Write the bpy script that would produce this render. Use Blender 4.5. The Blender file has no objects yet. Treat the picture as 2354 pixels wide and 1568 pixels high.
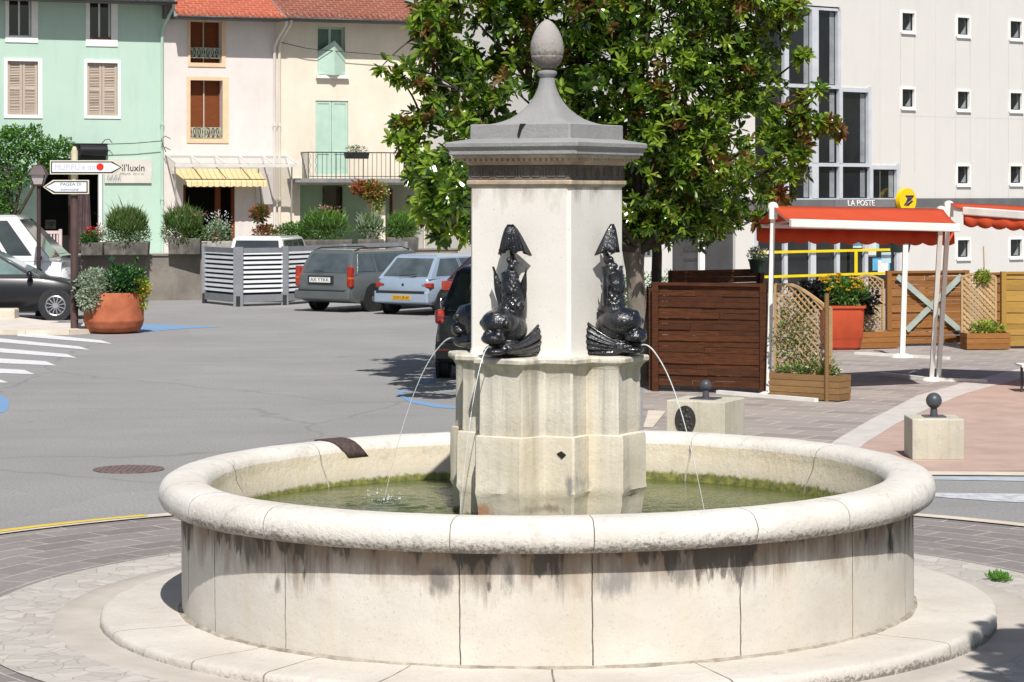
import bpy, bmesh, math, random
from math import sin, cos, pi, radians, sqrt, atan2, asin
from mathutils import Vector, Matrix, noise as mn
random.seed(7)
R = random.random
sc = bpy.context.scene
C = sc.collection
# ------------------------------------------------------------------ measurement frame (photo survey -> metres)
F, HZ, CX, HC = 5640.0, 440.0, 1176.5, 2.84
def P(u, v, Y): return Vector(((u - CX) * Y / F, Y, HC + (HZ - v) * Y / F))
def G(u, v, z=0.0):
    Y = F * (HC - z) / (v - HZ); return Vector(((u - CX) * Y / F, Y, z))
# ------------------------------------------------------------------ materials
MATS = {}
def lin(h):
    if not isinstance(h, str): return tuple(h)
    h = h.lstrip('#'); o = []
    for i in (0, 2, 4):
        c = int(h[i:i+2], 16) / 255; o.append(c / 12.92 if c < .04045 else ((c + .055) / 1.055) ** 2.4)
    return tuple(o)
class NT:
    def __init__(s, name):
        s.m = bpy.data.materials.new(name); s.m.use_nodes = True; s.t = s.m.node_tree
        s.b = s.t.nodes['Principled BSDF']; s.tc = s.t.nodes.new('ShaderNodeTexCoord')
    def n(s, ty, **k):
        x = s.t.nodes.new('ShaderNode' + ty)
        for a, v in k.items(): setattr(x, a, v)
        return x
    def l(s, a, b): s.t.links.new(a, b)
    def setv(s, sock, v):
        if hasattr(v, 'is_output') or isinstance(v, bpy.types.NodeSocket): s.l(v, sock)
        elif isinstance(v, (tuple, list)) and sock.type == 'RGBA': sock.default_value = (*v[:3], 1)
        else: sock.default_value = v
    def coord(s, kind='Object', scale=(1, 1, 1), loc=(0, 0, 0), rot=(0, 0, 0)):
        mp = s.n('Mapping'); s.l(s.tc.outputs[kind], mp.inputs['Vector'])
        mp.inputs['Scale'].default_value = scale; mp.inputs['Location'].default_value = loc; mp.inputs['Rotation'].default_value = rot
        return mp.outputs[0]
    def noise(s, vec, scale, detail=4, rough=.6, dist=0):
        x = s.n('TexNoise'); s.l(vec, x.inputs['Vector']); x.inputs['Scale'].default_value = scale
        x.inputs['Detail'].default_value = detail; x.inputs['Roughness'].default_value = rough; x.inputs['Distortion'].default_value = dist
        return x.outputs['Fac']
    def ramp(s, fac, a, b, va=0., vb=1.):
        x = s.n('MapRange'); x.clamp = True; s.l(fac, x.inputs[0]); x.inputs[1].default_value = a; x.inputs[2].default_value = b
        x.inputs[3].default_value = va; x.inputs[4].default_value = vb; return x.outputs[0]
    def mix(s, fac, a, b, mode='MIX'):
        x = s.n('Mix', data_type='RGBA', blend_type=mode); s.setv(x.inputs[0], fac); s.setv(x.inputs[6], a); s.setv(x.inputs[7], b); return x.outputs[2]
    def math(s, op, a, b=0.):
        x = s.n('Math', operation=op); s.setv(x.inputs[0], a); s.setv(x.inputs[1], b); return x.outputs[0]
    def sep(s, vec):
        x = s.n('SeparateXYZ'); s.l(vec, x.inputs[0]); return x.outputs
    def bump(s, h, strength=.3, dist=.01):
        x = s.n('Bump'); s.l(h, x.inputs['Height']); x.inputs['Strength'].default_value = strength; x.inputs['Distance'].default_value = dist
        if s.b.inputs['Normal'].is_linked: s.l(s.b.inputs['Normal'].links[0].from_socket, x.inputs['Normal'])
        s.l(x.outputs[0], s.b.inputs['Normal'])
    def fin(s, col, rough=.8, metal=0., spec=.5):
        s.setv(s.b.inputs['Base Color'], col); s.setv(s.b.inputs['Roughness'], rough); s.b.inputs['Metallic'].default_value = metal
        s.b.inputs['Specular IOR Level'].default_value = spec; return s.m
def M(name, a, b=None, scale=3., rough=.8, bump=0., bscale=40., st=(1, 1, 1), metal=0., spec=.4, coat=0., lo=.35, hi=.65, dirt=0.):
    if name in MATS: return MATS[name]
    t = NT(name); a = lin(a); b = lin(b) if b else tuple(x * .82 for x in a)
    v = t.coord(scale=st); f = t.ramp(t.noise(v, scale, 6), lo, hi); col = t.mix(f, a, b)
    if dirt:
        d = t.ramp(t.noise(t.coord(scale=(1.5, 1.5, .25)), 1.6, 6, .7), .5, .8, 0, dirt)
        col = t.mix(d, col, tuple(x * .45 for x in a))
    if bump: t.bump(t.noise(t.coord(), bscale, 5), bump, .01)
    t.fin(col, rough, metal, spec)
    if coat: t.b.inputs['Coat Weight'].default_value = coat; t.b.inputs['Coat Roughness'].default_value = .05
    MATS[name] = t.m; return t.m

def limestone(name, a='#efe6d6', b='#dccfb8', streak=.0, stain_top=None, moss=None, low=None, grey=.25, spots=(), ring=False, bumps=.5, ochre=0.):
    t = NT(name); ob = t.coord(); a = lin(a); b = lin(b)
    col = t.mix(t.ramp(t.noise(ob, 1.3, 6), .35, .65), a, b)
    col = t.mix(t.ramp(t.noise(ob, 7., 6, .7), .55, .75, 0, grey), col, (.30, .28, .25))
    col = t.mix(t.ramp(t.noise(ob, 55., 3), .60, .72, 0, .45), col, (.34, .30, .25))
    if streak:
        sv = t.coord(scale=(9, 9, .35)); col = t.mix(t.ramp(t.noise(sv, 1.1, 5, .65), .46, .72, 0, streak), col, (.26, .25, .23))
    if ochre:
        ov = t.coord(scale=(6, 6, .6), loc=(3, 1, 5)); col = t.mix(t.ramp(t.noise(ov, 1.0, 4), .5, .72, 0, ochre), col, (.62, .46, .22))
    z = t.sep(ob)[2]
    if stain_top:
        z0, z1, amt = stain_top
        sv = t.coord(scale=(5, 5, .25), loc=(1.3, .2, 0)); n = t.noise(sv, 1.2, 6, .7)
        h = t.ramp(z, z0, z1); f = t.ramp(t.math('ADD', n, t.math('MULTIPLY', h, .36)), .66, .9, 0, amt)
        col = t.mix(f, col, (.085, .07, .055))
        f2 = t.ramp(t.math('ADD', t.noise(t.coord(scale=(3, 3, 1)), 2.5, 5), t.math('MULTIPLY', h, .6)), .72, 1.05, 0, .8)
        col = t.mix(f2, col, (.30, .215, .15))
        bl = t.math('ADD', t.noise(t.coord(scale=(4, 4, 1.1), loc=(7, 3, 1)), 1.5, 5, .6), t.math('MULTIPLY', h, .30)); col = t.mix(t.ramp(bl, .74, .79, 0, amt * .9), col, (.07, .065, .06))
    if low:
        lz0, lz1, amt = low; n = t.math('MULTIPLY', t.noise(ob, 38., 6, .75), 1.0); big = t.noise(ob, 1.6, 3)
        f = t.ramp(t.math('ADD', t.math('ADD', n, t.math('MULTIPLY', big, .35)), t.ramp(z, lz0, lz1, .30, -.12)), .80, .98, 0, amt); col = t.mix(f, col, (.16, .14, .12))
    if moss:
        n = t.noise(t.coord(scale=(1, 1, .45)), 16., 5, .75); zz = t.math('SUBTRACT', z, t.math('MULTIPLY', n, .09))
        f = t.ramp(zz, moss - .03, moss + .13, .6, 0); col = t.mix(f, col, (.36, .33, .27))
        f = t.ramp(zz, moss - .068, moss - .045, .92, 0); mc = t.mix(t.ramp(t.noise(ob, 22., 4), .35, .65), (.055, .075, .008), (.20, .20, .03)); col = t.mix(f, col, mc)
    for (sx, sy, sz, rx, rz_, c) in spots:
        cv = t.n('VectorMath', operation='SUBTRACT'); t.l(ob, cv.inputs[0]); cv.inputs[1].default_value = (sx, sy, sz)
        mv = t.n('VectorMath', operation='DIVIDE'); t.l(cv.outputs[0], mv.inputs[0]); mv.inputs[1].default_value = (rx, .6, rz_)
        ln = t.n('VectorMath', operation='LENGTH'); t.l(mv.outputs[0], ln.inputs[0])
        f = t.ramp(t.math('ADD', ln.outputs['Value'], t.math('MULTIPLY', t.noise(t.coord(scale=(3, 3, .7)), 7., 6, .75), 2.2)), 1.35, 1.95, .85, 0)
        col = t.mix(f, col, c)
    t.bump(t.noise(ob, 25., 6, .7), bumps * .6, .02); t.bump(t.noise(ob, 140., 3, .7), bumps * .5, .004)
    MATS[name] = t.fin(col, .88, 0, .3); return t.m

def leafmat(name, a, b, rough=.35, spec=.6, tr=.25):
    t = NT(name); g = t.n('NewGeometry'); col = t.mix(g.outputs['Random Per Island'], lin(a), lin(b))
    col = t.mix(t.ramp(t.noise(t.coord(), 6., 2), .3, .7, 0, .4), col, tuple(x * .5 for x in lin(a)))
    t.fin(col, rough, 0, spec)
    ts = t.n('BsdfTranslucent'); t.setv(ts.inputs[0], t.mix(.5, col, tuple(min(1, x * 1.8) for x in lin(b))))
    ms = t.n('MixShader'); ms.inputs[0].default_value = tr; t.l(t.b.outputs[0], ms.inputs[1]); t.l(ts.outputs[0], ms.inputs[2])
    t.l(ms.outputs[0], t.t.nodes['Material Output'].inputs[0]); MATS[name] = t.m; return t.m
def paint(name, a, rough=.3, metal=.3, coat=1.):
    t = NT(name); c = lin(a); col = t.mix(t.ramp(t.noise(t.coord(), 2.5, 5), .4, .8, 0, .25), c, tuple(x * .7 + .004 for x in c))
    t.fin(col, rough, metal, .5); t.b.inputs['Coat Weight'].default_value = coat; t.b.inputs['Coat Roughness'].default_value = .06
    MATS[name] = t.m; return t.m
def wood(name, a, b, dark=.3, sc_=(1.5, 1.5, 14)):
    t = NT(name); v = t.coord(scale=sc_); col = t.mix(t.ramp(t.noise(v, 3., 6, .7), .3, .7), lin(a), lin(b))
    col = t.mix(t.ramp(t.noise(t.coord(), 2.2, 5, .7), .5, .75, 0, dark), col, tuple(x * .35 for x in lin(a)))
    g = t.n('NewGeometry'); col = t.mix(t.math('MULTIPLY', g.outputs['Random Per Island'], .45), col, tuple(x * .45 for x in lin(b)))
    t.bump(t.noise(v, 12., 4), .4, .01); MATS[name] = t.fin(col, .7, 0, .3); return t.m
def pavers(name, a, b, mortar, w, h, kind='Object', rot=0., ms=.012, rough=.8, off=.5):
    t = NT(name); v = t.coord(kind, rot=(0, 0, rot)); nz = t.n('Mix', data_type='VECTOR')
    nn = t.n('TexNoise'); t.l(v, nn.inputs['Vector']); nn.inputs['Scale'].default_value = 3.; nz.inputs[0].default_value = .03
    t.l(v, nz.inputs[4]); t.l(nn.outputs['Color'], nz.inputs[5])
    br = t.n('TexBrick'); t.l(nz.outputs[1], br.inputs['Vector']); br.offset = off
    for k, x in (('Scale', 1.), ('Mortar Size', ms), ('Brick Width', w), ('Row Height', h), ('Mortar Smooth', .3), ('Bias', 0.)): br.inputs[k].default_value = x
    br.inputs['Color1'].default_value = (*lin(a), 1); br.inputs['Color2'].default_value = (*lin(b), 1); br.inputs['Mortar'].default_value = (*lin(mortar), 1)
    col = t.mix(t.ramp(t.noise(v, 1.2, 6, .7), .35, .7, 0, .5), br.outputs['Color'], tuple(x * .72 for x in lin(a)))
    col = t.mix(t.ramp(t.noise(v, 60., 3), .5, .7, 0, .35), col, tuple(x * .6 for x in lin(a)))
    t.bump(t.math('SUBTRACT', t.noise(v, 30., 4), br.outputs['Fac']), .35, .012); MATS[name] = t.fin(col, rough, 0, .3); return t.m

WHITE = M('white_paint', '#f4f3ef', '#e4e2dc', 2., .5, .1)
GLASS = M('window_glass', (.006, .007, .009), (.016, .018, .022), .8, .04, spec=.8)  # dark pane colour stands in for the unlit rooms behind
DARK = M('painted_dark', (.012, .011, .01), (.02, .018, .017), 3, .9)  # near-black colour stands in for the shade inside rooms and holes
BLACKM = M('black_rubber', (.02, .02, .022), (.035, .035, .035), 8, .7, .3)
CHROME = M('alloy', (.6, .6, .62), (.45, .45, .47), 9, .3, metal=.8)
IRON = M('black_iron', (.03, .03, .032), (.06, .055, .05), 9, .5)
GREY = M('grey_metal', '#8f9296', '#7f8286', 2, .45, metal=.3)
# ------------------------------------------------------------------ mesh builder
class MB:
    def __init__(s): s.v = []; s.f = []; s.m = []; s.uv = None
    def add(s, vs, fs, mi=0, T=None):
        o = len(s.v); s.v += [tuple(T @ Vector(v)) if T is not None else tuple(v) for v in vs]
        for f in fs: s.f.append([i + o for i in f]); s.m.append(mi)
        return s
    def box(s, x0, x1, y0, y1, z0, z1, mi=0, T=None):
        vs = [(x, y, z) for z in (z0, z1) for y in (y0, y1) for x in (x0, x1)]
        return s.add(vs, [(0, 2, 3, 1), (4, 5, 7, 6), (0, 1, 5, 4), (2, 6, 7, 3), (0, 4, 6, 2), (1, 3, 7, 5)], mi, T)
    def beam(s, a, b, w, h, mi=0):      # rectangular bar from a to b
        a, b = Vector(a), Vector(b); d = b - a; L = d.length; q = d.to_track_quat('X', 'Z')
        return s.box(0, L, -w / 2, w / 2, -h / 2, h / 2, mi, Matrix.Translation(a) @ q.to_matrix().to_4x4())
    def prism(s, pts, z0, z1, mi=0, T=None):
        n = len(pts); vs = [(x, y, z0) for x, y in pts] + [(x, y, z1) for x, y in pts]
        return s.add(vs, [tuple(range(n))[::-1], tuple(range(n, 2 * n))] + [(i, (i + 1) % n, n + (i + 1) % n, n + i) for i in range(n)], mi, T)
    def loft(s, rings, cap=True, mi=0, closed=True):
        n = len(rings[0]); vs = [p for r in rings for p in r]; fs = []
        for k in range(len(rings) - 1):
            for i in range(n if closed else n - 1): j = (i + 1) % n; fs.append((k * n + i, k * n + j, (k + 1) * n + j, (k + 1) * n + i))
        if cap: fs += [tuple(range(n))[::-1], tuple(range((len(rings) - 1) * n, len(rings) * n))]
        return s.add(vs, fs, mi)
    def tube(s, pts, rad, n=8, mi=0, cap=True):
        pts = [Vector(p) for p in pts]; rings = []; up = Vector((.13, .21, .97)).normalized()
        for i, p in enumerate(pts):
            d = (pts[min(i + 1, len(pts) - 1)] - pts[max(i - 1, 0)]).normalized(); a = d.cross(up)
            if a.length < .05: a = d.cross(Vector((1, 0, 0)))
            a.normalize(); b = d.cross(a); r = rad[i] if isinstance(rad, (list, tuple)) else rad
            rings.append([p + (a * cos(t) + b * sin(t)) * r for t in [2 * pi * k / n for k in range(n)]])
        return s.loft(rings, cap, mi)
    def lathe(s, prof, n=48, c=(0, 0), mi=0, close=False, disp=None, z0=0):
        rings = []
        for (r, z) in prof:
            ring = []
            for k in range(n):
                th = 2 * pi * k / n; dr, dz = disp(th, r, z) if disp else (0, 0)
                ring.append((c[0] + (r + dr) * sin(th), c[1] - (r + dr) * cos(th), z + dz + z0))
            rings.append(ring)
        if close: rings.append(rings[0])
        return s.loft(rings[::-1], False, mi)
    def ell(s, c, r, n=14, m=10, mi=0, T=None):
        vs = [(c[0], c[1], c[2] - r[2])]
        for j in range(1, m):
            for k in range(n): a, b = 2 * pi * k / n, pi * j / m; vs.append((c[0] + r[0] * sin(b) * cos(a), c[1] + r[1] * sin(b) * sin(a), c[2] - r[2] * cos(b)))
        vs.append((c[0], c[1], c[2] + r[2])); fs = []
        for k in range(n): fs.append((0, 1 + (k + 1) % n, 1 + k)); fs.append((len(vs) - 1, 1 + (m - 2) * n + k, 1 + (m - 2) * n + (k + 1) % n))
        for j in range(m - 2):
            for k in range(n): a = 1 + j * n; fs.append((a + k, a + (k + 1) % n, a + n + (k + 1) % n, a + n + k))
        return s.add(vs, fs, mi, T)
    def mesh(s, name, mats, smooth=None, uvf=None):
        me = bpy.data.meshes.new(name); me.from_pydata(s.v, [], s.f)
        for m in (mats if isinstance(mats, (list, tuple)) else [mats]): me.materials.append(m)
        me.polygons.foreach_set('material_index', s.m)
        if uvf:
            uv = me.uv_layers.new(name='UVMap')
            for l in me.loops: uv.data[l.index].uv = uvf(me.vertices[l.vertex_index].co)
        me.update()
        if smooth: me.shade_smooth(); me.set_sharp_from_angle(angle=radians(smooth))
        return me
def obj(name, mb, mats, parent=None, smooth=None, label=None, uvf=None, bevel=0, seg=2, loc=None):
    o = bpy.data.objects.new(name, mb.mesh(name, mats, smooth, uvf)); C.objects.link(o); o.parent = parent
    if label: o['label'] = label
    if loc: o.location = loc
    if bevel:
        b = o.modifiers.new('bevel', 'BEVEL'); b.width = bevel; b.segments = seg; b.limit_method = 'ANGLE'; b.angle_limit = radians(35)
    return o
def tag(o, label, cat, group=None):
    o['label'] = label; o['category'] = cat
    if group: o['group'] = group
    return o
def thing(name, label, cat, loc=(0, 0, 0), rz=0., group=None):
    o = bpy.data.objects.new(name, None); C.objects.link(o); o.location = loc; o.rotation_euler = (0, 0, rz); o.empty_display_size = .2
    return tag(o, label, cat, group)
def struct(name, mb, mats, smooth=None, uvf=None, kind='structure'):
    o = obj(name, mb, mats, None, smooth, uvf=uvf); o['kind'] = kind; return o
def text(name, body, size, mat, parent, loc, rot=(pi / 2, 0, 0), ext=.004, sx=1., align='CENTER', shear=0.):
    cu = bpy.data.curves.new('t', 'FONT'); cu.body = body; cu.size = size; cu.extrude = ext; cu.align_x = align; cu.align_y = 'CENTER'; cu.resolution_u = 3; cu.shear = shear
    t = bpy.data.objects.new('t', cu); C.objects.link(t); me = bpy.data.meshes.new_from_object(t.evaluated_get(bpy.context.evaluated_depsgraph_get()))
    bpy.data.objects.remove(t); me.name = name; me.materials.clear(); me.materials.append(mat)
    o = bpy.data.objects.new(name, me); C.objects.link(o); o.parent = parent; o.location = loc; o.rotation_euler = rot; o.scale = (sx, 1, 1); return o
def dup(root, loc=None, rz=None, label=None, group=None):
    r = root.copy(); C.objects.link(r)
    if loc is not None: r.location = loc
    if rz is not None: r.rotation_euler = (0, 0, rz)
    if label: r['label'] = label
    if group: r['group'] = group
    for ch in list(root.children):
        c = ch.copy(); C.objects.link(c); c.parent = r
        for g in list(ch.children): d = g.copy(); C.objects.link(d); d.parent = c
    return r
def leaf(mb, p, d, L, w, mi=0, fold=.25, droop=0.):
    d = d.normalized(); a = d.cross(Vector((R() - .5, R() - .5, R() + .2)))
    if a.length < .01: a = d.cross(Vector((1, 0, 0)))
    a.normalize(); n = a.cross(d); t = p + d * L - Vector((0, 0, droop * L)); m = p + d * L * .5 - Vector((0, 0, droop * L * .3)) - n * w * fold
    if w > .052 and L > .12:
        k = d * L * .22; e = n * w * fold; m2 = m + k - n * w * .02
        mb.add([p, m - k + a * w * .42 + e, m + k + a * w * .46 + e, t, m + k - a * w * .46 + e, m - k - a * w * .42 + e, m - k, m2], [(0, 6, 1), (6, 7, 2, 1), (7, 3, 2), (0, 5, 6), (6, 5, 4, 7), (7, 4, 3)], mi)
    else: mb.add([p, m + a * w * .5 + n * w * fold * 1.0, m - a * w * .5 + n * w * fold * 1.0, t, m], [(0, 4, 1), (4, 3, 1), (0, 2, 4), (4, 2, 3)], mi)
def rdir():
    while 1:
        v = Vector((R() * 2 - 1, R() * 2 - 1, R() * 2 - 1))
        if .05 < v.length < 1: return v.normalized()
def cloud(mb, c, r, n, L, w=None, mis=(0,), up=.3, shell=.5, flat=None):
    c = Vector(c); w = w or L * .4
    for _ in range(n):
        d = rdir(); q = R() ** shell; p = c + Vector((d.x * r[0], d.y * r[1], d.z * r[2])) * q
        if flat is not None and p.z < flat: continue
        e = (d + rdir() * .9 + Vector((0, 0, up))); leaf(mb, p, e, L * (.6 + .7 * R()), w * (.7 + .6 * R()), random.choice(mis))
# ------------------------------------------------------------------ world, sun, camera
EL, AZ = radians(50), radians(7)
w = bpy.data.worlds.new('World'); sc.world = w; w.use_nodes = True; nt = w.node_tree
sky = nt.nodes.new('ShaderNodeTexSky'); sky.sky_type = 'NISHITA'; sky.sun_disc = False; sky.sun_elevation = EL; sky.sun_rotation = pi - AZ; sky.dust_density = 1.5
bg = nt.nodes['Background']; nt.links.new(sky.outputs[0], bg.inputs[0]); bg.inputs[1].default_value = .07
sd = Vector((-sin(AZ) * cos(EL), cos(AZ) * cos(EL), -sin(EL)))
ld = bpy.data.lights.new('sun', 'SUN'); ld.energy = 4.9; ld.angle = radians(.5); ld.color = (1, .965, .915)
lo = bpy.data.objects.new('sun', ld); C.objects.link(lo); lo.rotation_euler = sd.to_track_quat('-Z', 'Y').to_euler(); lo.location = (2, -10, 30)
cd = bpy.data.cameras.new('camera'); cam = bpy.data.objects.new('camera', cd); C.objects.link(cam); sc.camera = cam
cd.sensor_width = 36; cd.lens = F / 2353 * 36; cd.shift_y = -344 / 2353; cd.clip_end = 600; cd.clip_start = .1
cam.location = (0, 0, HC); cam.rotation_euler = (pi / 2, 0, 0)
sc.view_settings.view_transform = 'Standard'; sc.view_settings.look = 'None'; sc.view_settings.exposure = 0.12; sc.view_settings.gamma = 1
# ================================================================== FOUNTAIN
BX, BY = .253, 16.6
fountain = thing('fountain', 'round pale stone fountain with a tall square column and black dolphin spouts', 'fountain', (BX, BY, 0))
def ang(px, r):       # angle round the basin at which the near side lies in photo column px
    k = (px - CX) / F; lo_, hi_ = -1.45, 1.45
    for _ in range(50):
        m = (lo_ + hi_) / 2
        if (BX + r * sin(m)) / (BY - r * cos(m)) < k: lo_ = m
        else: hi_ = m
    return lo_
ROCK = limestone('basin_stone', '#d4cfc6', '#c5beb2', stain_top=(.40, .80, .9), grey=.22, ochre=.15, bumps=.35,
    spots=[(2.448 * sin(ang(2052, 2.448)), -2.448 * cos(ang(2052, 2.448)), .62, .045, .14, (.02, .012, .008)),
           (2.448 * sin(ang(1020, 2.448)), -2.448 * cos(ang(1020, 2.448)), .60, .10, .12, (.16, .15, .14)),
           (2.448 * sin(ang(1425, 2.448)), -2.448 * cos(ang(1425, 2.448)), .60, .16, .12, (.25, .24, .235)),
           (2.448 * sin(ang(1175, 2.448)), -2.448 * cos(ang(1175, 2.448)), .66, .05, .16, (.16, .15, .14)),
           (2.448 * sin(ang(1575, 2.448)), -2.448 * cos(ang(1575, 2.448)), .64, .09, .12, (.22, .2, .18)),
           (2.448 * sin(ang(645, 2.448)), -2.448 * cos(ang(645, 2.448)), .50, .03, .07, (.22, .2, .18)),
           (2.448 * sin(ang(580, 2.448)), -2.448 * cos(ang(580, 2.448)), .68, .10, .17, (.14, .13, .12))])
INNER = limestone('inner_stone', '#d9cfba', '#c9bda4', moss=.718, grey=.55, ochre=.2, bumps=.9)
RIMS = limestone('rim_stone', '#dcd8d1', '#cdc7bd', grey=.55, bumps=.9, low=(.79, .93, .85))
PLS = limestone('plinth_stone', '#d0cac1', '#c2bbb1', grey=.35, bumps=.9, low=(.02, .10, .9))
MORT = M('joint_mortar', (.13, .115, .095), (.34, .30, .25), 9, .95, .5)
MORT2 = M('pale_mortar', (.42, .38, .31), (.2, .17, .13), 9, .95, .5)
def lathe2(mb, prof, joints, n=300, gap=.0035, depth=.006, amp=.004, nf=4., close=False, seed=0, mono=1):
    A = [(2 * pi * k / n, 0) for k in range(n)]; js = [j % (2 * pi) for j in joints]
    A = [a for a in A if all(abs((a[0] - j + pi) % (2 * pi) - pi) > gap * 2.2 for j in js)]
    for j in js: A += [(j - gap * 2, 0), (j - gap, 1), (j, 1), (j + gap, 0), (j + gap * 2, 0)]
    A.sort(); rings = []
    for (r, z) in prof:
        ring = []
        for th, f in A:
            jd = depth if any(abs((th - j + pi) % (2 * pi) - pi) < gap * .6 for j in js) else 0
            q = Vector((r * sin(th), -r * cos(th), z)); d = amp * mn.noise(q * nf + Vector((seed, 0, 0))) + amp * .5 * mn.noise(q * nf * 5)
            blk = sum(1 for j in sorted(js) if j < th); d += .0018 * sin(blk * 12.9 + seed)
            rr = r + d - jd * mono; tj = th + ((.0022 * mn.noise(Vector((int(th * 40) * 3.1, z * 14, r * 14))) + .0008 * mn.noise(Vector((th * 90, z * 60, r * 50)))) if any(abs((th - j + pi) % (2 * pi) - pi) < gap * 2.1 for j in js) else 0); ring.append((rr * sin(tj), -rr * cos(tj), z + d * .6 - jd * .3))
        rings.append(ring)
    if close: rings.append(rings[0])
    m = len(A); o = len(mb.v); mb.v += [p for r in rings for p in r]
    for k in range(len(rings) - 1):
        for i in range(m):
            j = (i + 1) % m; mb.f.append((o + k * m + i, o + (k + 1) * m + i, o + (k + 1) * m + j, o + k * m + j)); mb.m.append(1 if A[i][1] else 0)
    return mb
wj = [ang(x, 2.448) for x in (440, 500, 662, 1063, 1368, 1708, 1965, 2085)] + [pi + k * .6 for k in (-1.8, -.9, 0, .9, 1.8)]
rj = [ang(x, 2.56) for x in (392, 452, 622, 1045, 1373, 1742, 1950)] + [pi + .30, pi + .82, pi - .52, pi - 1.05, pi + 1.3]
pj = [ang(x, 2.986) for x in (262, 445, 612, 870, 1278, 1690, 2190)] + [pi + k * .5 for k in range(-2, 3)]
obj('basin_wall', lathe2(MB(), [(2.448, .10 + .69 * i / 22) for i in range(23)][::-1], wj, gap=.0016, depth=.009, amp=.004, nf=3), [ROCK, MORT], fountain, 40)
obj('mortar_fillet', lathe2(MB(), [(2.444, .122), (2.456, .118), (2.466, .111), (2.476, .1065)], [], amp=.007, nf=3), MORT2, fountain, 40)
rp = [(2.44, .79), (2.50, .779), (2.545, .785), (2.578, .808), (2.594, .845), (2.594, .885), (2.582, .925), (2.555, .955), (2.515, .974), (2.46, .981), (2.40, .982), (2.345, .979), (2.30, .965), (2.272, .94), (2.258, .905), (2.252, .87)]
obj('rim', lathe2(MB(), rp[::-1], rj, n=420, gap=.0011, depth=.008, amp=.006, nf=3.5), [RIMS, MORT], fountain, 50)
obj('inner_wall', lathe2(MB(), [(2.250, .905), (2.243, .86), (2.235, .82), (2.20, .76), (2.165, .69), (2.14, .60), (2.12, .4)], [pi - .52, pi + .30, pi - 1.05, pi + .82, pi + 1.3], amp=.006, nf=4, mono=0), [INNER, MORT2], fountain, 50)
obj('plinth', lathe2(MB(), [(2.42, .108), (2.6, .107), (2.80, .106), (2.94, .104), (2.968, .098), (2.982, .084), (2.986, .06), (2.984, -.02)][::-1], pj, gap=.0024, depth=.016, amp=.007, nf=4, seed=3), [PLS, MORT], fountain, 40)
# water
t = NT('pool_water'); ob = t.coord(); n1 = t.noise(ob, 1.4, 4); f = t.ramp(n1, .35, .65); col = t.mix(f, (.065, .085, .018), (.125, .14, .036))
col = t.mix(t.ramp(t.noise(t.coord(scale=(1, 3, 1)), 7., 5), .5, .7, 0, .5), col, (.05, .075, .02))
t.fin(col, .12, 0, .5); t.bump(t.noise(t.coord(scale=(1, 2.2, 1)), 9., 3, .6), .35, .03)
wp = [(0, 0)] + [(r, .66) for r in ()]
mb = MB(); vs = [(0, 0, .66)]; N = 160
rr = [.3 + i * (2.2 - .3) / 46 for i in range(47)]
hits = [Vector((-1.12, .60)), Vector((1.02, -.33)), Vector((-.55, -1.0))]
for r in rr:
    for k in range(N):
        a = 2 * pi * k / N; x, y = r * sin(a), -r * cos(a); z = .66
        for h in hits:
            d = (Vector((x, y)) - h).length; z += .011 * cos(d * 42) * math.exp(-d * 2.4)
        z += .006 * mn.noise(Vector((x * 5, y * 9, 1)))
        vs.append((x, y, z))
fs = [(0, 1 + k, 1 + (k + 1) % N) for k in range(N)]
for j in range(len(rr) - 1):
    for k in range(N): a = 1 + j * N; fs.append((a + k, a + N + k, a + N + (k + 1) % N, a + (k + 1) % N))
mb.add([(x + BX, y + BY, z) for x, y, z in vs], fs); struct('water', mb, t.m, 60)
# ---------------- column (its own frame: face A looks to -y, turned 30 degrees)
KR = (0, 0, radians(-30)); KO = (-.016, 0, 0)
def kpart(name, mb, mats, smooth=None, bevel=0, label=None, parent=None):
    o = obj(name, mb, mats, parent or fountain, smooth, bevel=bevel, label=label)
    if not parent: o.rotation_euler = KR; o.location = KO
    return o
PED = limestone('pedestal_stone', '#dad5c8', '#ccc5b6', streak=.85, ochre=.22, grey=.3)
PEB = limestone('pedestal_base_stone', '#d6cfbf', '#c4bba8', streak=.4, ochre=.25, grey=.5, moss=.70,
    spots=[(-.16, -.68, .74, .16, .075, (.36, .17, .08)), (.42, -.42, .93, .05, .10, (.22, .22, .22)), (.25, -.47, .76, .16, .04, (.24, .2, .15))])
SH = limestone('shaft_stone', '#e6e2db', '#dedad2', stain_top=(2.62, 3.1, .5), grey=.08, bumps=.15)
CAPS = limestone('grey_cap_stone', '#9f9f9f', '#858584', streak=.3, grey=.5, bumps=.7)
FRZ = limestone('frieze_stone', '#7d7268', '#5c5149', streak=.5, grey=.6)
EGG = limestone('finial_stone', '#aca7a2', '#918c87', streak=.35, grey=.5, bumps=.8, low=(3.70, 3.95, .9))
MLD = limestone('moulding_stone', '#d8c9ae', '#8a7260', streak=.7, grey=.5)
def plan(q, ro, h, h2, nn=7):
    pts = []
    for k in range(4):
        loc = []
        for i in range(nn): t_ = i / (nn - 1); loc.append((-(h2 + (h - h2) * t_), -(q + (ro - q) * (1 - cos(pi * t_)) / 2)))
        for i in (1, 2, 3): x = -h + 2 * h * i / 4; loc.append((x, -ro + .012 * (1 - (x / h) ** 2)))
        loc += [(-x, y) for x, y in loc[:nn][::-1]]
        loc += [(q * .72, -q), (q * .97, -q), (q, -q * .97), (q, -q * .72)]
        a = k * pi / 2; pts += [(x * cos(a) - y * sin(a), x * sin(a) + y * cos(a)) for x, y in loc]
    return pts
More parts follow.
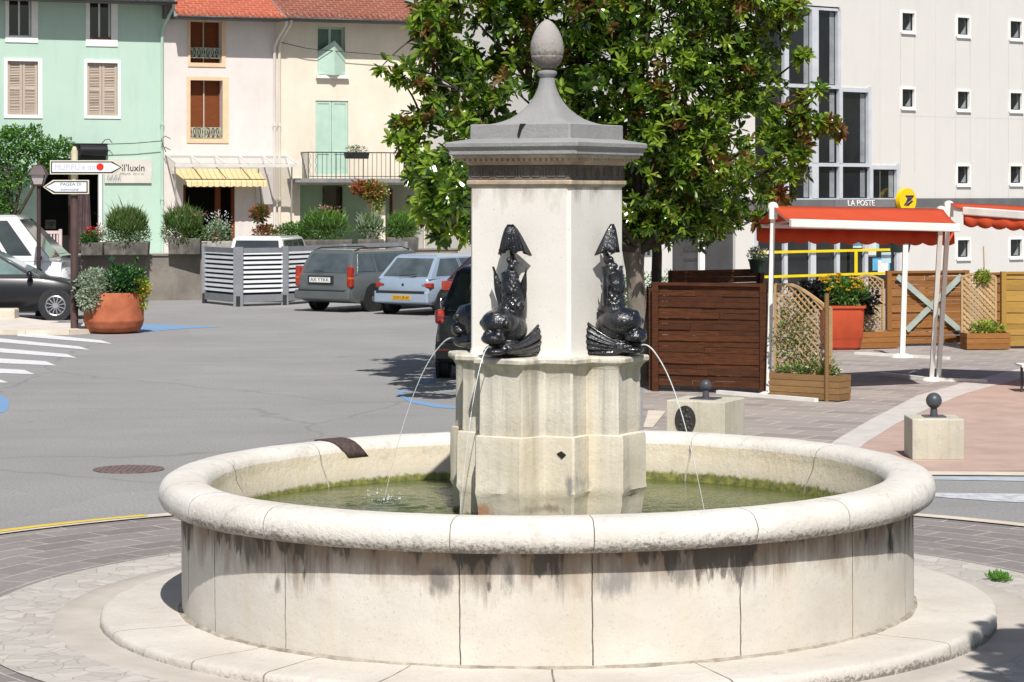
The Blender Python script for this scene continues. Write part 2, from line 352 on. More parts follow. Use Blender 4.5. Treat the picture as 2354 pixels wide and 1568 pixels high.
def ring(pl, o, z, amp=0, sd=0):
    out = []
    for x, y in pl:
        d = sqrt(x * x + y * y); s = (d + o) / d; nz = amp * mn.noise(Vector((x * 7, y * 7, z * 9 + sd))); s += nz; out.append((x * s, y * s, z))
    return out
pl = plan(.42, .625, .155, .225)
kpart('pedestal', MB().loft([ring(pl, o, z, .004) for o, z in ((0, 1.238), (.004, 1.25), (.002, 1.4), (0, 1.55), (.003, 1.66), (.012, 1.672))]), PED, 32)
kpart('pedestal_cap', MB().loft([ring(pl, o, z, .012) for o, z in ((.012, 1.672), (.018, 1.684), (.035, 1.698), (.052, 1.708), (.058, 1.714), (.06, 1.738), (.05, 1.748), (-.02, 1.750))]), PED, 32)
pl2 = plan(.45, .665, .165, .24)
kpart('pedestal_base', MB().loft([ring(pl2, o, z, a) for o, z, a in ((-.02, .3, .03), (-.02, .55, .05), (-.02, .70, .05), (-.018, .78, .05), (-.012, .83, .03), (.006, .865, .012), (.0, .9, .008), (.0, 1.05, .006), (0, 1.2, .004), (-.006, 1.23, .004), (-.02, 1.237, 0))]), PEB, 32)
def sq(h, z, c=.0, cz=None):
    c = c or .012; P_ = [(-h + c, -h), (h - c, -h), (h, -h + c), (h, h - c), (h - c, h), (-h + c, h), (-h, h - c), (-h, -h + c)]
    return [(x, y, z) for x, y in P_]
kpart('shaft', MB().loft([sq(h, z, .022) for h, z in ((.392, 1.745), (.387, 1.765), (.3825, 1.80), (.3825, 2.3), (.3825, 2.876))]), SH, 30)
kpart('collar_moulding', MB().loft([sq(h, z) for h, z in ((.384, 2.868), (.392, 2.872), (.398, 2.884), (.402, 2.888), (.402, 2.908), (.396, 2.914), (.38, 2.915))]), MLD, 25)
fr = kpart('frieze', MB().box(-.386, .386, -.386, .386, 2.912, 3.014), FRZ)
mb = MB()
for k in range(4):
    T = Matrix.Rotation(k * pi / 2, 4, 'Z')
    mb.box(-.386, .386, -.391, -.384, 2.917, 2.922, 0, T); mb.box(-.386, .386, -.391, -.384, 3.004, 3.009, 0, T)
    for i in range(8):
        x = -.386 + .0965 * i + .006; m = -1 if i % 2 else 1; w_ = .082; c = x + w_ / 2; y0, y1 = -.3925, -.384; b = .006
        def bb(a0, a1, z0, z1): mb.box(min(c + m * a0, c + m * a1), max(c + m * a0, c + m * a1), y0, y1, z0, z1, 0, T)
        h_ = w_ / 2; bb(-h_, -h_ + b, 2.924, 3.002); bb(-h_ + b, h_, 2.996, 3.002); bb(h_ - b, h_, 2.936, 2.996); bb(-h_ + .02, h_ - b, 2.936, 2.942); bb(-h_ + .02, -h_ + .026, 2.942, 2.982); bb(-h_ + .026, h_ - .02, 2.976, 2.982)
kpart('greek_key', mb, FRZ, label='carved square spiral band around the frieze')
kpart('cove', MB().loft([sq(h, z) for h, z in ((.386, 3.013), (.398, 3.016), (.404, 3.03), (.42, 3.045), (.445, 3.058), (.47, 3.064), (.472, 3.084))]), MLD, 25)
mb = MB()
for k in range(4):
    T = Matrix.Rotation(k * pi / 2, 4, 'Z')
    for i in range(20): x = -.41 + i * .0415; mb.box(x, x + .024, -.452, -.405, 3.040, 3.066, 0, T)
kpart('dentil_row', mb, MLD)
kpart('cornice', MB().loft([sq(h, z) for h, z in ((.40, 3.080), (.484, 3.081), (.488, 3.086), (.488, 3.112), (.492, 3.118), (.500, 3.126), (.507, 3.136), (.508, 3.160), (.502, 3.166), (.39, 3.190), (.37, 3.192))]), CAPS, 25)
kpart('blocking_course', MB().loft([sq(h, z) for h, z in ((.378, 3.188), (.3835, 3.19), (.3835, 3.283), (.378, 3.288), (.30, 3.289))]), CAPS, 25)
# the crack in the blocking course
kpart('crack', MB().prism([(-.10, 3.215), (-.08, 3.288), (-.035, 3.288), (-.065, 3.25), (-.085, 3.195), (-.095, 3.195)], 0, .004, 0, Matrix.Translation((.09, -.3835, 0)) @ Matrix.Rotation(pi / 2, 4, 'X')), DARK)
def sqc(h, z, f, n=40):
    o = []
    for k in range(n):
        a = 2 * pi * (k + .5) / n; m = max(abs(cos(a)), abs(sin(a))); r = h / m * (1 - f) + h * 1.0 * f * (1 + .28 * (1 - f)); o.append((r * cos(a), r * sin(a), z))
    return o
kpart('cap_roof', MB().loft([sqc(h, z, f) for h, z, f in ((.345, 3.288, 0), (.30, 3.291, 0), (.265, 3.300, .02), (.230, 3.313, .05), (.196, 3.330, .1), (.158, 3.360, .18), (.123, 3.398, .3), (.095, 3.440, .45), (.074, 3.488, .65), (.062, 3.53, .8), (.055, 3.57, 1), (.052, 3.605, 1))]), CAPS, 40)
kpart('finial_neck', MB().lathe([(.045, 3.60), (.05, 3.612), (.064, 3.628), (.068, 3.638), (.066, 3.650), (.05, 3.658), (.035, 3.664), (.035, 3.675)][::1], 32), CAPS, 40)
prof = [(.03, 3.665), (.055, 3.672), (.078, 3.69), (.095, 3.713), (.105, 3.74), (.109, 3.752), (.1055, 3.757), (.110, 3.765), (.1125, 3.79), (.112, 3.82), (.108, 3.85), (.10, 3.88), (.088, 3.91), (.073, 3.938), (.055, 3.965), (.035, 3.985), (.015, 3.998), (.001, 4.003)]
kpart('acorn_finial', MB().lathe(prof, 48, disp=lambda th, r, z: (.0015 * mn.noise(Vector((th * 3, z * 30, 0))), 0)), EGG, 60)
# drain hole: flat dark diamond plate, its colour stands in for the hole's shade
kpart('drain_hole_plate', MB().prism([(-.035, 0.01), (.0, .028), (.035, .006), (.004, -.022)], 0, .004, 0, Matrix.Translation((.36, -.4515, 1.115)) @ Matrix.Rotation(pi / 2, 4, 'X')), DARK)
# ---------------- dolphin spouts
t = NT('black_bronze'); ob = t.coord(); col = t.mix(t.ramp(t.noise(ob, 12., 5), .4, .7), (.007, .008, .011), (.018, .02, .026))
t.fin(col, t.ramp(t.noise(ob, 9., 5), .35, .7, .18, .42), .1, .7); t.bump(t.noise(ob, 45., 4), .6, .012); BRZ = t.m; BRZ_ = t.b; t.b.inputs['Coat Weight'].default_value = .4; t.b.inputs['Coat Roughness'].default_value = .12
def remesh(mb, vox, it=4):
    o = obj('tmp', mb, BRZ); md = o.modifiers.new('r', 'REMESH'); md.mode = 'VOXEL'; md.voxel_size = vox
    s_ = o.modifiers.new('s', 'SMOOTH'); s_.iterations = it; s_.factor = .5
    me = bpy.data.meshes.new_from_object(o.evaluated_get(bpy.context.evaluated_depsgraph_get())); bpy.data.objects.remove(o)
    me.shade_smooth(); return me
mb = MB()
mb.ell((-.025, -.195, .225), (.128, .145, .096), 24, 16)                 # bulging forehead
mb.ell((0, -.13, .18), (.12, .13, .12), 20, 12)
mb.ell((-.02, -.30, .125), (.085, .075, .042), 18, 10)                  # upper lip
mb.ell((-.05, -.315, .15), (.035, .04, .03)); mb.ell((.03, -.315, .15), (.035, .04, .03))
mb.ell((-.02, -.27, .04), (.085, .085, .03), 18, 10)                    # lower jaw
mb.ell((0, -.15, .06), (.12, .14, .07), 18, 10)
mb.ell((0, -.10, .02), (.15, .13, .03), 18, 10)
mb.ell((-.115, -.265, .225), (.028, .03, .028)); mb.ell((.07, -.285, .225), (.028, .03, .028)); mb.ell((-.02, -.285, .275), (.05, .04, .03)); mb.ell((-.03, -.16, .305), (.075, .07, .035))   # eyes
sp = [((0.01, -.09, .27), .09), ((.028, -.10, .33), .082), ((.03, -.10, .39), .078), ((.022, -.12, .44), .074), ((.005, -.13, .49), .064), ((-.015, -.12, .535), .050), ((.002, -.09, .58), .046), ((.02, -.085, .615), .036), ((.0, -.075, .65), .024), ((-.015, -.065, .69), .018), ((-.01, -.06, .76), .018)]
mb.tube([Vector(p) for p, r in sp], [r for p, r in sp], 16)
for i in range(10):     # overlapping scales on the back
    z = .335 + i * .024; q_ = 1 - i * .055; nk = 6
    for k in range(nk):
        a = pi * (k + .5 * (i % 2) + .25) / nk; mb.ell((.022 + .078 * cos(a) * q_, -.11 - .075 * sin(a) * q_ - .02 * (i > 3), z), (.017, .013, .020), 8, 6)
for k in range(4): z = .50 + k * .045; mb.ell((.012 * (-1) ** k, -.145 + k * .018, z), (.052 - k * .009, .042, .026))
body_me = remesh(mb, .006, 1)
dolph = bpy.data.objects.new('dolphin_spout', body_me); C.objects.link(dolph); dolph.parent = fountain
mb = MB()                                                             # tail fin: a ribbed triangular hood
N = 22; rings = []
for j in range(9):
    q = j / 8; w_ = .006 + .103 * q ** .66; z = .862 - .170 * q - .03 * q * (1 - q); r_ = []
    for i in range(N + 1):
        s_ = -1 + 2 * i / N; y = -.105 - .03 * (1 - s_ * s_) * q ** .5 + .055 * s_ * s_ * q + .007 * cos(i * pi) * q; r_.append((w_ * s_, y, z - .022 * q * abs(s_) ** 2.5 + .012 * cos(s_ * 9) * q * q))
    rings.append(r_)
mb.loft(rings, False, 0, False); tf = obj('tail_fin', mb, BRZ, dolph, 30); s_ = tf.modifiers.new('s', 'SOLIDIFY'); s_.thickness = .02
for m in (1, -1):                                                     # ribbed side fins sweeping back to the wall
    mb = MB(); rings = []
    for j in range(11):
        q = j / 10; r_ = []
        for i in range(23):
            s_ = i / 22; x = m * (.062 + .072 * q ** .8 + .02 * sin(s_ * pi)); y = -.30 + .298 * q; zz = .012 + .035 * (1 - q) + s_ * (.03 + .17 * q ** 1.3) - .05 * q * (1 - q)
            rib = .010 * cos(i * pi / 2.2) * q; r_.append((x + m * rib, y, zz))
        rings.append(r_)
    mb.loft(rings, False, 0, False); o = obj('side_fin', mb, BRZ, dolph, 60); s_ = o.modifiers.new('s', 'SOLIDIFY'); s_.thickness = .016
    mb = MB(); q0 = Vector((m * .085, -.09, .46))                       # pointed leaf-shaped shoulder fins
    rings = []
    for j in range(8):
        q = j / 7; wv = .045 * sin(pi * min(1, q * .9 + .12)) * (1 - q * .35); c = q0 + Vector((m * (-.005 + .05 * q * q), -.02 * q, -.13 + .26 * q))
        rings.append([c + Vector((m * wv * .9, -.012, 0)), c + Vector((0, -.022, 0)), c + Vector((-m * wv * .8, -.004, 0)), c + Vector((0, .008, 0))])
    mb.loft(rings); obj('shoulder_fin', mb, BRZ, dolph, 50)
obj('spout_pipe', MB().tube([(-.02, -.25, .075), (-.02, -.345, .072)], .016, 12), IRON, dolph, 40)
a0 = radians(-30)
def place_d(o, k):
    a = a0 + k * pi / 2; o.location = (-.016 + .3825 * sin(a), -.3825 * cos(a), 1.752); o.rotation_euler = (0, 0, a)
dl = ['black dolphin spout on the front left column face', 'black dolphin spout on the right column face', 'black dolphin spout on the far column face', 'black dolphin spout on the left column face']
place_d(dolph, 0); dolph['label'] = dl[0]
for k in (1, 2, 3): d = dup(dolph); d.parent = fountain; place_d(d, k); d['label'] = dl[k]
# ---------------- water jets
t = NT('falling_water'); t.fin((.86, .9, .92), .15, 0, .8); t.b.inputs['Transmission Weight'].default_value = .35; t.b.inputs['IOR'].default_value = 1.33; WJ = t.m
for k, dist in ((0, .40), (1, .48), (3, .60), (2, .45)):
    a = a0 + k * pi / 2; d = Vector((sin(a), -cos(a), 0)); s0 = Vector((-.016, 0, 1.824)) + d * .725 + Vector((cos(a), sin(a), 0)) * -.02; pts = []; rad = []
    for i in range(30):
        q = i / 29; pts.append(s0 + d * dist * q + Vector((0, 0, .03 * sin(min(1, q * 4) * pi) * .3 - 1.16 * q * q))); rad.append((.0062 - .0042 * q) * (.6 if k == 0 else .9) * (1 + .25 * mn.noise(Vector((i * .9, k, 0)))))
    obj('water_jet', MB().tube(pts, rad, 6), WJ, fountain, 60)
    if k != 2:
        mb = MB()
        for _ in range(60):
            e = pts[-1]; mb.ell((e.x + random.gauss(0, .07), e.y + random.gauss(0, .09), .664 + R() ** 3 * .07), [.002 + .006 * R() ** 2] * 3, 6, 5)
        obj('splash', mb, WJ, fountain, 60)['kind'] = 'stuff'
# ---------------- iron strap on the far rim
mb = MB(); a1, a2 = pi + .745, pi + .665; rings = []
for r, z in [(2.60, .88), (2.59, .93), (2.562, .963), (2.52, .982), (2.46, .989), (2.40, .990), (2.345, .987), (2.295, .971), (2.264, .944), (2.25, .90), (2.245, .86)]:
    rings.append([(r * sin(a), -r * cos(a), z) for a in [(a1 + (a2 - a1) * i / 4) + (z - .98) * .35 for i in range(5)]])
mb.loft(rings, False, 0, False); o = obj('rim_strap', mb, M('rusty_iron', (.10, .065, .055), (.045, .03, .03), 30, .85, .5), fountain, 50); s_ = o.modifiers.new('s', 'SOLIDIFY'); s_.thickness = .008; s_.offset = 0

BT = (.0055, -.0085, 0)      # the old basin has settled a little towards the left front
for o_ in fountain.children:
    if o_.name.split('.')[0] in ('basin_wall', 'mortar_fillet', 'rim', 'inner_wall', 'plinth', 'rim_strap'): o_.rotation_euler = BT; o_.location = (-.014, 0, -.0065)
# ================================================================== GROUND
def gpoly(mb, pts, z=.004, mi=0): 
    q = [G(u, v) for u, v in pts]; a = sum(q[i].x * q[(i + 1) % len(q)].y - q[(i + 1) % len(q)].x * q[i].y for i in range(len(q)))
    if a < 0: q = q[::-1]
    return mb.add([(p.x, p.y, z) for p in q], [tuple(range(len(q)))], mi)
def disc(mb, r0, r1, z, n=160, c=(BX, BY)):
    vs = []; 
    for r in (r0, r1):
        for k in range(n): a = 2 * pi * k / n; vs.append((c[0] + r * cos(a), c[1] + r * sin(a), z))
    return mb.add(vs, [(k, n + k, n + (k + 1) % n, (k + 1) % n)for k in range(n)])
t = NT('asphalt'); ob = t.coord(); col = t.mix(t.ramp(t.noise(ob, .35, 6, .6), .35, .65), lin('#9b9a99'), lin('#a8a7a5'))
col = t.mix(t.ramp(t.noise(t.coord(scale=(.25, 1, 1)), 1.5, 6), .5, .75, 0, .35), col, lin('#8a8786'))
col = t.mix(t.ramp(t.noise(ob, 75., 3, .7), .45, .7, 0, .55), col, lin('#6b6866')); col = t.mix(t.ramp(t.noise(ob, 110., 2), .62, .72, 0, .6), col, lin('#d0ccc6'))
col = t.mix(t.ramp(t.noise(ob, 30., 5, .8), .40, .62, 0, .6), col, lin('#72706e'))
pv_ = t.n('TexVoronoi'); pv_.inputs['Scale'].default_value = .16; t.l(t.coord(loc=(3, 7, 0)), pv_.inputs['Vector']); col = t.mix(t.ramp(t.sep(pv_.outputs['Color'])[0], .55, .6, 0, .22), col, lin('#82807e'))
pc_ = t.n('TexVoronoi', feature='DISTANCE_TO_EDGE'); pc_.inputs['Scale'].default_value = .22; wv = t.n('Mix', data_type='VECTOR'); wn = t.n('TexNoise'); wn.inputs['Scale'].default_value = .9; wn.inputs['Detail'].default_value = 6; t.l(ob, wn.inputs['Vector']); wv.inputs[0].default_value = .35; t.l(ob, wv.inputs[4]); t.l(wn.outputs['Color'], wv.inputs[5]); t.l(wv.outputs[1], pc_.inputs['Vector'])
col = t.mix(t.ramp(pc_.outputs['Distance'], 0, .005, .3, 0), col, lin('#5c5a58'))
ol_ = t.ramp(t.noise(t.coord(loc=(9, 2, 0)), 1.1, 4, .5), .66, .74, 0, .35); col = t.mix(ol_, col, lin('#666462'))
t.bump(t.noise(ob, 80., 4), .6, .008); ASPH = t.fin(col, .9, 0, .25)
struct('road', MB().box(-160, 160, -30, 330, -.5, 0), ASPH)
# ring of pavers round the fountain
def ringpave(name, a, b, mortar, w_, h_, ms, amt=.5, irregular=0):
    t = NT(name); ob = t.coord(loc=(-BX, -BY, 0)); s = t.sep(ob); r = t.n('VectorMath', operation='LENGTH')
    cx = t.n('CombineXYZ'); t.l(s[0], cx.inputs[0]); t.l(s[1], cx.inputs[1]); t.l(cx.outputs[0], r.inputs[0])
    an = t.math('ARCTAN2', s[0], s[1]); rad = r.outputs['Value']; arc = t.math('MULTIPLY', an, 4.5)
    c2 = t.n('CombineXYZ'); t.l(arc, c2.inputs[0]); t.l(rad, c2.inputs[1]); nn = t.n('TexNoise'); t.l(ob, nn.inputs['Vector']); nn.inputs['Scale'].default_value = 2.5; nn.inputs['Detail'].default_value = 5
    mx = t.n('Mix', data_type='VECTOR'); mx.inputs[0].default_value = .04 + irregular; t.l(c2.outputs[0], mx.inputs[4]); t.l(nn.outputs['Color'], mx.inputs[5])
    if irregular:
        vo = t.n('TexVoronoi', feature='DISTANCE_TO_EDGE'); vo.inputs['Scale'].default_value = 6.5; t.l(mx.outputs[1], vo.inputs['Vector']); fac = t.ramp(vo.outputs['Distance'], 0, .03, 1, 0)
        vc = t.n('TexVoronoi'); vc.inputs['Scale'].default_value = 6.5; t.l(mx.outputs[1], vc.inputs['Vector']); cc = t.mix(t.sep(vc.outputs['Color'])[0], lin(a), lin(b)); col = t.mix(fac, cc, lin(mortar))
        bf = fac
    else:
        br = t.n('TexBrick'); t.l(mx.outputs[1], br.inputs['Vector'])
        for k, x in (('Scale', 1.), ('Mortar Size', ms), ('Brick Width', w_), ('Row Height', h_), ('Mortar Smooth', .2)): br.inputs[k].default_value = x
        br.inputs['Color1'].default_value = (*lin(a), 1); br.inputs['Color2'].default_value = (*lin(b), 1); br.inputs['Mortar'].default_value = (*lin(mortar), 1); col = br.outputs['Color']; bf = br.outputs['Fac']
    col = t.mix(t.ramp(t.noise(ob, 1.8, 6, .7), .4, .7, 0, amt), col, tuple(x * .7 for x in lin(a))); col = t.mix(t.ramp(t.noise(ob, 9., 6, .7), .55, .7, 0, .4), col, lin(mortar))
    t.bump(t.math('SUBTRACT', t.noise(ob, 20., 5), bf), .5, .012); return t.fin(col, .85, 0, .3)
RP = ringpave('ring_pavers', '#8e8885', '#7b7472', '#b9b1a7', .52, .27, .008)
RS = ringpave('rough_stones', '#c2bdb6', '#aea8a0', '#a59c90', .4, .2, .02, irregular=.04)
struct('paved_ring', disc(MB(), 3.82, 5.74, .010), RP); struct('stone_ring', disc(MB(), 3.28, 3.84, .016), RS)
GU = M('gutter_stone', '#c0b8ae', '#ada59b', 2.5, .85, .5, 60, lo=.3, hi=.7)
prof = [(2.97, -.02), (2.99, -.003), (3.05, .0), (3.15, .006), (3.30, .024), (3.305, .012)]
mb = MB(); disc(mb, 2.9, 3.0, .006); 
struct('gutter', lathe2(MB(), [(2.97, .007), (3.05, .008), (3.15, .011), (3.30, .022), (3.31, .01)][::-1], [], amp=.004, n=200), GU, 60).location = (BX, BY, 0)
KB = M('kerb_stone', '#d4c9b8', '#c4b8a8', 3, .85, .4)
struct('kerb', disc(MB(), 5.735, 5.90, .022), KB)
mb = MB(); vs = []
for k in range(30):
    a = radians(126) + radians(30) * k / 29; vs += [(BX + 5.80 * cos(a), BY + 5.80 * sin(a), .026), (BX + 5.905 * cos(a), BY + 5.905 * sin(a), .026)]
mb.add(vs, [(2 * k, 2 * k + 1, 2 * k + 3, 2 * k + 2) for k in range(29)])
struct('yellow_kerb_paint', mb, M('yellow_paint', '#d8bb3c', '#c9b27a', 5, .7, lo=.45, hi=.75))
# right-hand surfaces
PV = pavers('terrace_pavers', '#a89f99', '#8d8480', '#c6bcb0', .66, .44, rot=.5, ms=.014)
struct('paved_square', gpoly(MB(), [(1490, 1075), (1478, 980), (1478, 790), (1500, 700), (1800, 672), (3000, 672), (3000, 700), (2352, 846), (2217, 880), (2108, 910), (2000, 966), (1925, 1010), (1850, 1075)], .004), PV)
struct('pale_band', gpoly(MB(), [(1925, 1010), (2000, 966), (2108, 910), (2217, 880), (2353, 846), (2800, 745), (2800, 760), (2353, 869), (2220, 905), (2130, 942), (2060, 975), (1985, 1022), (1900, 1100), (1800, 1100)], .008), M('pale_concrete', '#c9c3bd', '#b9b3ae', 3, .85, .4))
struct('pink_pavement', gpoly(MB(), [(1800, 1100), (1985, 1022), (2060, 975), (2130, 942), (2220, 905), (2353, 869), (2800, 760), (2800, 1084), (2110, 1084), (1800, 1130)], .006), M('pink_asphalt', '#b9a093', '#a99185', 2, .9, .6, 80))
struct('kerb_edge', gpoly(MB(), [(1900, 1084), (2400, 1087), (2800, 1089), (2800, 1098), (2400, 1096), (1900, 1092)], .012), KB)
struct('road_mark', gpoly(MB(), [(2100, 1133), (2500, 1138), (2500, 1160), (2300, 1154), (2150, 1143)], .005), M('worn_white_paint', '#c6c9cc', '#a9aaab', 9, .8, lo=.4, hi=.6))
struct('worn_blue_mark', gpoly(MB(), [(2060, 1096), (2500, 1098), (2500, 1112), (2300, 1106), (2060, 1102)], .005), M('worn_blue_paint', '#a9bccb', '#a8a7a6', 6, .8))
struct('stone_strip', gpoly(MB(), [(1500, 985), (1478, 985), (1490, 945), (1530, 947)], .012), KB)
# zebra crossing, blue paint
zp = M('zebra_paint', '#d9d9db', '#bfbfc0', 14, .8, lo=.45, hi=.7)
for (u, v, u2, v2, h) in [(40, 768, 258, 788, 5), (-70, 776, 207, 802, 5), (-70, 800, 177, 820, 5.5), (-70, 826, 130, 837, 6), (-70, 850, 80, 857, 6), (-70, 876, 20, 877, 5)]:
    struct('zebra_stripe', gpoly(MB(), [(u, v - h), (u2 - 24, v2 - h), (u2, v2 + h - 2), (u, v + h)], .005), zp)
BLU = M('blue_road_paint', '#7295bb', '#8c9aa6', 7, .8, lo=.5, hi=.75)
struct('blue_road_mark', gpoly(MB(), [(55, 739), (120, 738), (190, 742), (345, 746), (430, 749), (515, 752), (420, 756), (330, 764), (230, 768), (195, 762), (150, 752)], .004), BLU)
struct('blue_disc_mark', gpoly(MB(), [(22 * cos(a) - 1, 930 + 20 * sin(a)) for a in [pi * k / 10 for k in range(-5, 6)]] + [(-60, 950), (-60, 910)], .004), BLU)
for pts in ([(911, 907), (918, 899), (940, 898), (952, 901), (926, 903), (924, 910), (950, 919), (1010, 930), (1060, 936), (1060, 941), (1000, 937), (940, 925)], [(955, 880), (975, 872), (1003, 871), (1000, 875), (985, 876), (1000, 879), (975, 880)]):
    struct('blue_road_line', gpoly(MB(), pts, .004), BLU)
# left island
struct('traffic_island', gpoly(MB(), [(-60, 737), (20, 735), (100, 746), (160, 750), (215, 754), (225, 765), (160, 769), (60, 769), (-60, 768)], .09), M('island_concrete', '#d8cfc4', '#c8beb2', 3, .85, .4))
mb = MB(); q = [G(u, v) for u, v in [(-60, 768.5), (60, 769.5), (160, 769.5), (227, 765.5), (216, 753.5)]]
for a, b in zip(q[:-1], q[1:]): mb.beam(Vector((a.x, a.y, .045)), Vector((b.x, b.y, .045)), .1, .1)
struct('island_kerb', mb, KB)
o = obj('stone_block', MB().box(-.7, .32, -.25, .25, 0, .30), KB, bevel=.03); o.location = G(5, 741); tag(o, 'low pale stone block on the traffic island in front of the black car', 'stone block')
# manhole
c = G(296, 1080); mb = MB().lathe([(.36, .0), (.36, .012), (.33, .014), (.325, .009), (.02, .010), (.0, .010)][::-1], 40)
for i in range(-5, 6):
    h = sqrt(max(.01, .1 - (i * .055) ** 2)); mb.box(i * .055 - .008, i * .055 + .008, -h, h, .008, .014)
o = obj('manhole_cover', mb, M('rusty_cover', '#7d6c68', '#5f504d', 20, .8, .6), smooth=30); o.location = c; tag(o, 'round rusty manhole cover in the asphalt left of the fountain', 'manhole cover')
# crack lines / weed
mb = MB()
for (u, v, n_) in ((2290, 1338, 90), (2305, 1342, 60)):
    c = G(u, v); cloud(mb, (c.x, c.y, .03), (.06, .05, .015), n_, .05, .02, (0,), 1.2)
o = obj('weed_tuft', mb, leafmat('weed_leaf', '#4f8a2a', '#7aa84a')); tag(o, 'small green weed growing in the rough stones right of the basin', 'weed')
# ================================================================== TERRACE, ROW OF HOUSES
def wallpts(): return [P(-120, 0, 62.3), P(467, 0, 64.2), P(472, 0, 67.4), P(1100, 0, 70.9), P(1500, 0, 73)]
wl = wallpts(); pts = [(p.x, p.y) for p in wl] + [(9, 100), (-30, 100)]
struct('terrace_ground', MB().prism(pts, -.2, 1.12), M('terrace_gravel', '#a8a29a', '#938d86', 4, .9, .5))
RW = M('rough_render_wall', '#8d867e', '#6f6962', 1.4, .95, 1., 22, lo=.3, hi=.7, dirt=.6)
mb = MB()
for a, b in zip(wl[:-1], wl[1:]):
    d = (b - a).normalized(); n = Vector((d.y, -d.x, 0)); mb.prism([(a + n * .02).to_tuple()[:2], (b + n * .02).to_tuple()[:2], (b - n * .25).to_tuple()[:2], (a - n * .25).to_tuple()[:2]], 0, 1.16)
    mb.prism([(a + n * .06).to_tuple()[:2], (b + n * .06).to_tuple()[:2], (b - n * .30).to_tuple()[:2], (a - n * .30).to_tuple()[:2]], 1.16, 1.20)
tag(obj('retaining_wall', mb, RW), 'low rough grey rendered wall behind the parked cars and under the planters', 'wall')
HM, HY0 = .42, 72.9; HA = math.atan(HM)
class Facade:
    def __init__(s, m, y0, u0, zb): s.m, s.y0, s.u0, s.zb = m, y0, u0, zb; s.a = math.atan(m); s.o = s.pt(u0); s.o.z = zb
    def pt(s, u): k = (u - CX) / F; Y = s.y0 / (1 - s.m * k); return Vector((k * Y, Y, 0))
    def x(s, u): p = s.pt(u); return (p.x - s.o.x) / cos(s.a)
    def z(s, u, v): return HC + (HZ - v) * s.pt(u).y / F - s.zb
    def r(s, u0, u1, v0, v1): um = (u0 + u1) / 2; return s.x(u0), s.x(u1), s.z(um, v1), s.z(um, v0)   # x0,x1,z0,z1
def wall_holes(mb, x0, x1, z0, z1, holes, dep=.22, y=0, mi=0, rmi=0):
    xs = sorted({x0, x1} | {h[0] for h in holes} | {h[1] for h in holes}); zs = sorted({z0, z1} | {h[2] for h in holes} | {h[3] for h in holes})
    xs = [q for q in xs if x0 <= q <= x1]; zs = [q for q in zs if z0 <= q <= z1]
    for i in range(len(xs) - 1):
        for j in range(len(zs) - 1):
            cx, cz = (xs[i] + xs[i+1]) / 2, (zs[j] + zs[j+1]) / 2
            if any(h[0] < cx < h[1] and h[2] < cz < h[3] for h in holes): continue
            mb.add([(xs[i], y, zs[j]), (xs[i+1], y, zs[j]), (xs[i+1], y, zs[j+1]), (xs[i], y, zs[j+1])], [(0, 1, 2, 3)], mi)
    for a, b, c, d in [h[:4] for h in holes]:
        mb.add([(a, y, c), (b, y, c), (b, y, d), (a, y, d), (a, y + dep, c), (b, y + dep, c), (b, y + dep, d), (a, y + dep, d)], [(0, 4, 5, 1), (1, 5, 6, 2), (2, 6, 7, 3), (3, 7, 4, 0)], rmi)
        if len(a_ := (a, b, c, d)) and False: pass
def frame(mb, x0, x1, z0, z1, w_, y0, y1, mi=0, bot=True, top=True):
    mb.box(x0 - w_, x0, y0, y1, z0 - (w_ if bot else 0), z1 + (w_ if top else 0), mi); mb.box(x1, x1 + w_, y0, y1, z0 - (w_ if bot else 0), z1 + (w_ if top else 0), mi)
    if bot: mb.box(x0, x1, y0, y1, z0 - w_, z0, mi)
    if top: mb.box(x0, x1, y0, y1, z1, z1 + w_, mi)
def rframe(mb, I, O, y0, y1, mi=0):      # rectangular surround between outline O and opening I
    a, b, c, d = I; A, B, C_, D = O
    mb.box(A, a, y0, y1, C_, D, mi); mb.box(b, B, y0, y1, C_, D, mi); mb.box(a, b, y0, y1, C_, c, mi); mb.box(a, b, y0, y1, d, D, mi)
def casement(parent, I, mat, y=.14, panes=2, fw=.05, glass=GLASS, curtain=None):
    a, b, c, d = I; mb = MB(); frame(mb, a + fw, b - fw, c + fw, d - fw, fw, y, y + .05)
    for k in range(1, panes): x = a + (b - a) * k / panes; mb.box(x - fw * .6, x + fw * .6, y, y + .05, c + fw, d - fw)
    wdo = obj('window', mb, mat, parent); obj('pane', MB().box(a + .01, b - .01, y + .03, y + .036, c + .01, d - .01), glass, wdo); return wdo
def shutter(parent, I, mat, y=.05, louvre=True, mid=.47):
    a, b, c, d = I; o = None
    for k in (0, 1):
        x0 = a + (b - a) / 2 * k + .006; x1 = a + (b - a) / 2 * (k + 1) - .006; mb = MB(); s_ = .07
        mb.box(x0, x0 + s_, y, y + .04, c, d); mb.box(x1 - s_, x1, y, y + .04, c, d)
        zm = c + (d - c) * mid
        for zz, hh in ((c, .10), (d - .08, .08), (zm, .08)): mb.box(x0 + s_, x1 - s_, y, y + .04, zz, zz + hh)
        for z0, z1 in ((c + .10, zm), (zm + .08, d - .08)):
            if louvre:
                n = int((z1 - z0) / .042)
                for i in range(n):
                    z = z0 + (z1 - z0) * (i + .5) / n; tl = .012 if random.random() < .75 else .002
                    mb.add([(x0 + s_, y + .028 - .0, z + tl), (x1 - s_, y + .028, z + tl), (x1 - s_, y + .008, z - .014), (x0 + s_, y + .008, z - .014)], [(3, 2, 1, 0)])
                mb.box(x0 + s_, x1 - s_, y + .032, y + .036, z0, z1)
            else: mb.box(x0 + s_, x1 - s_, y + .018, y + .03, z0, z1)
        o = obj('shutter', mb, mat, parent)
    return o
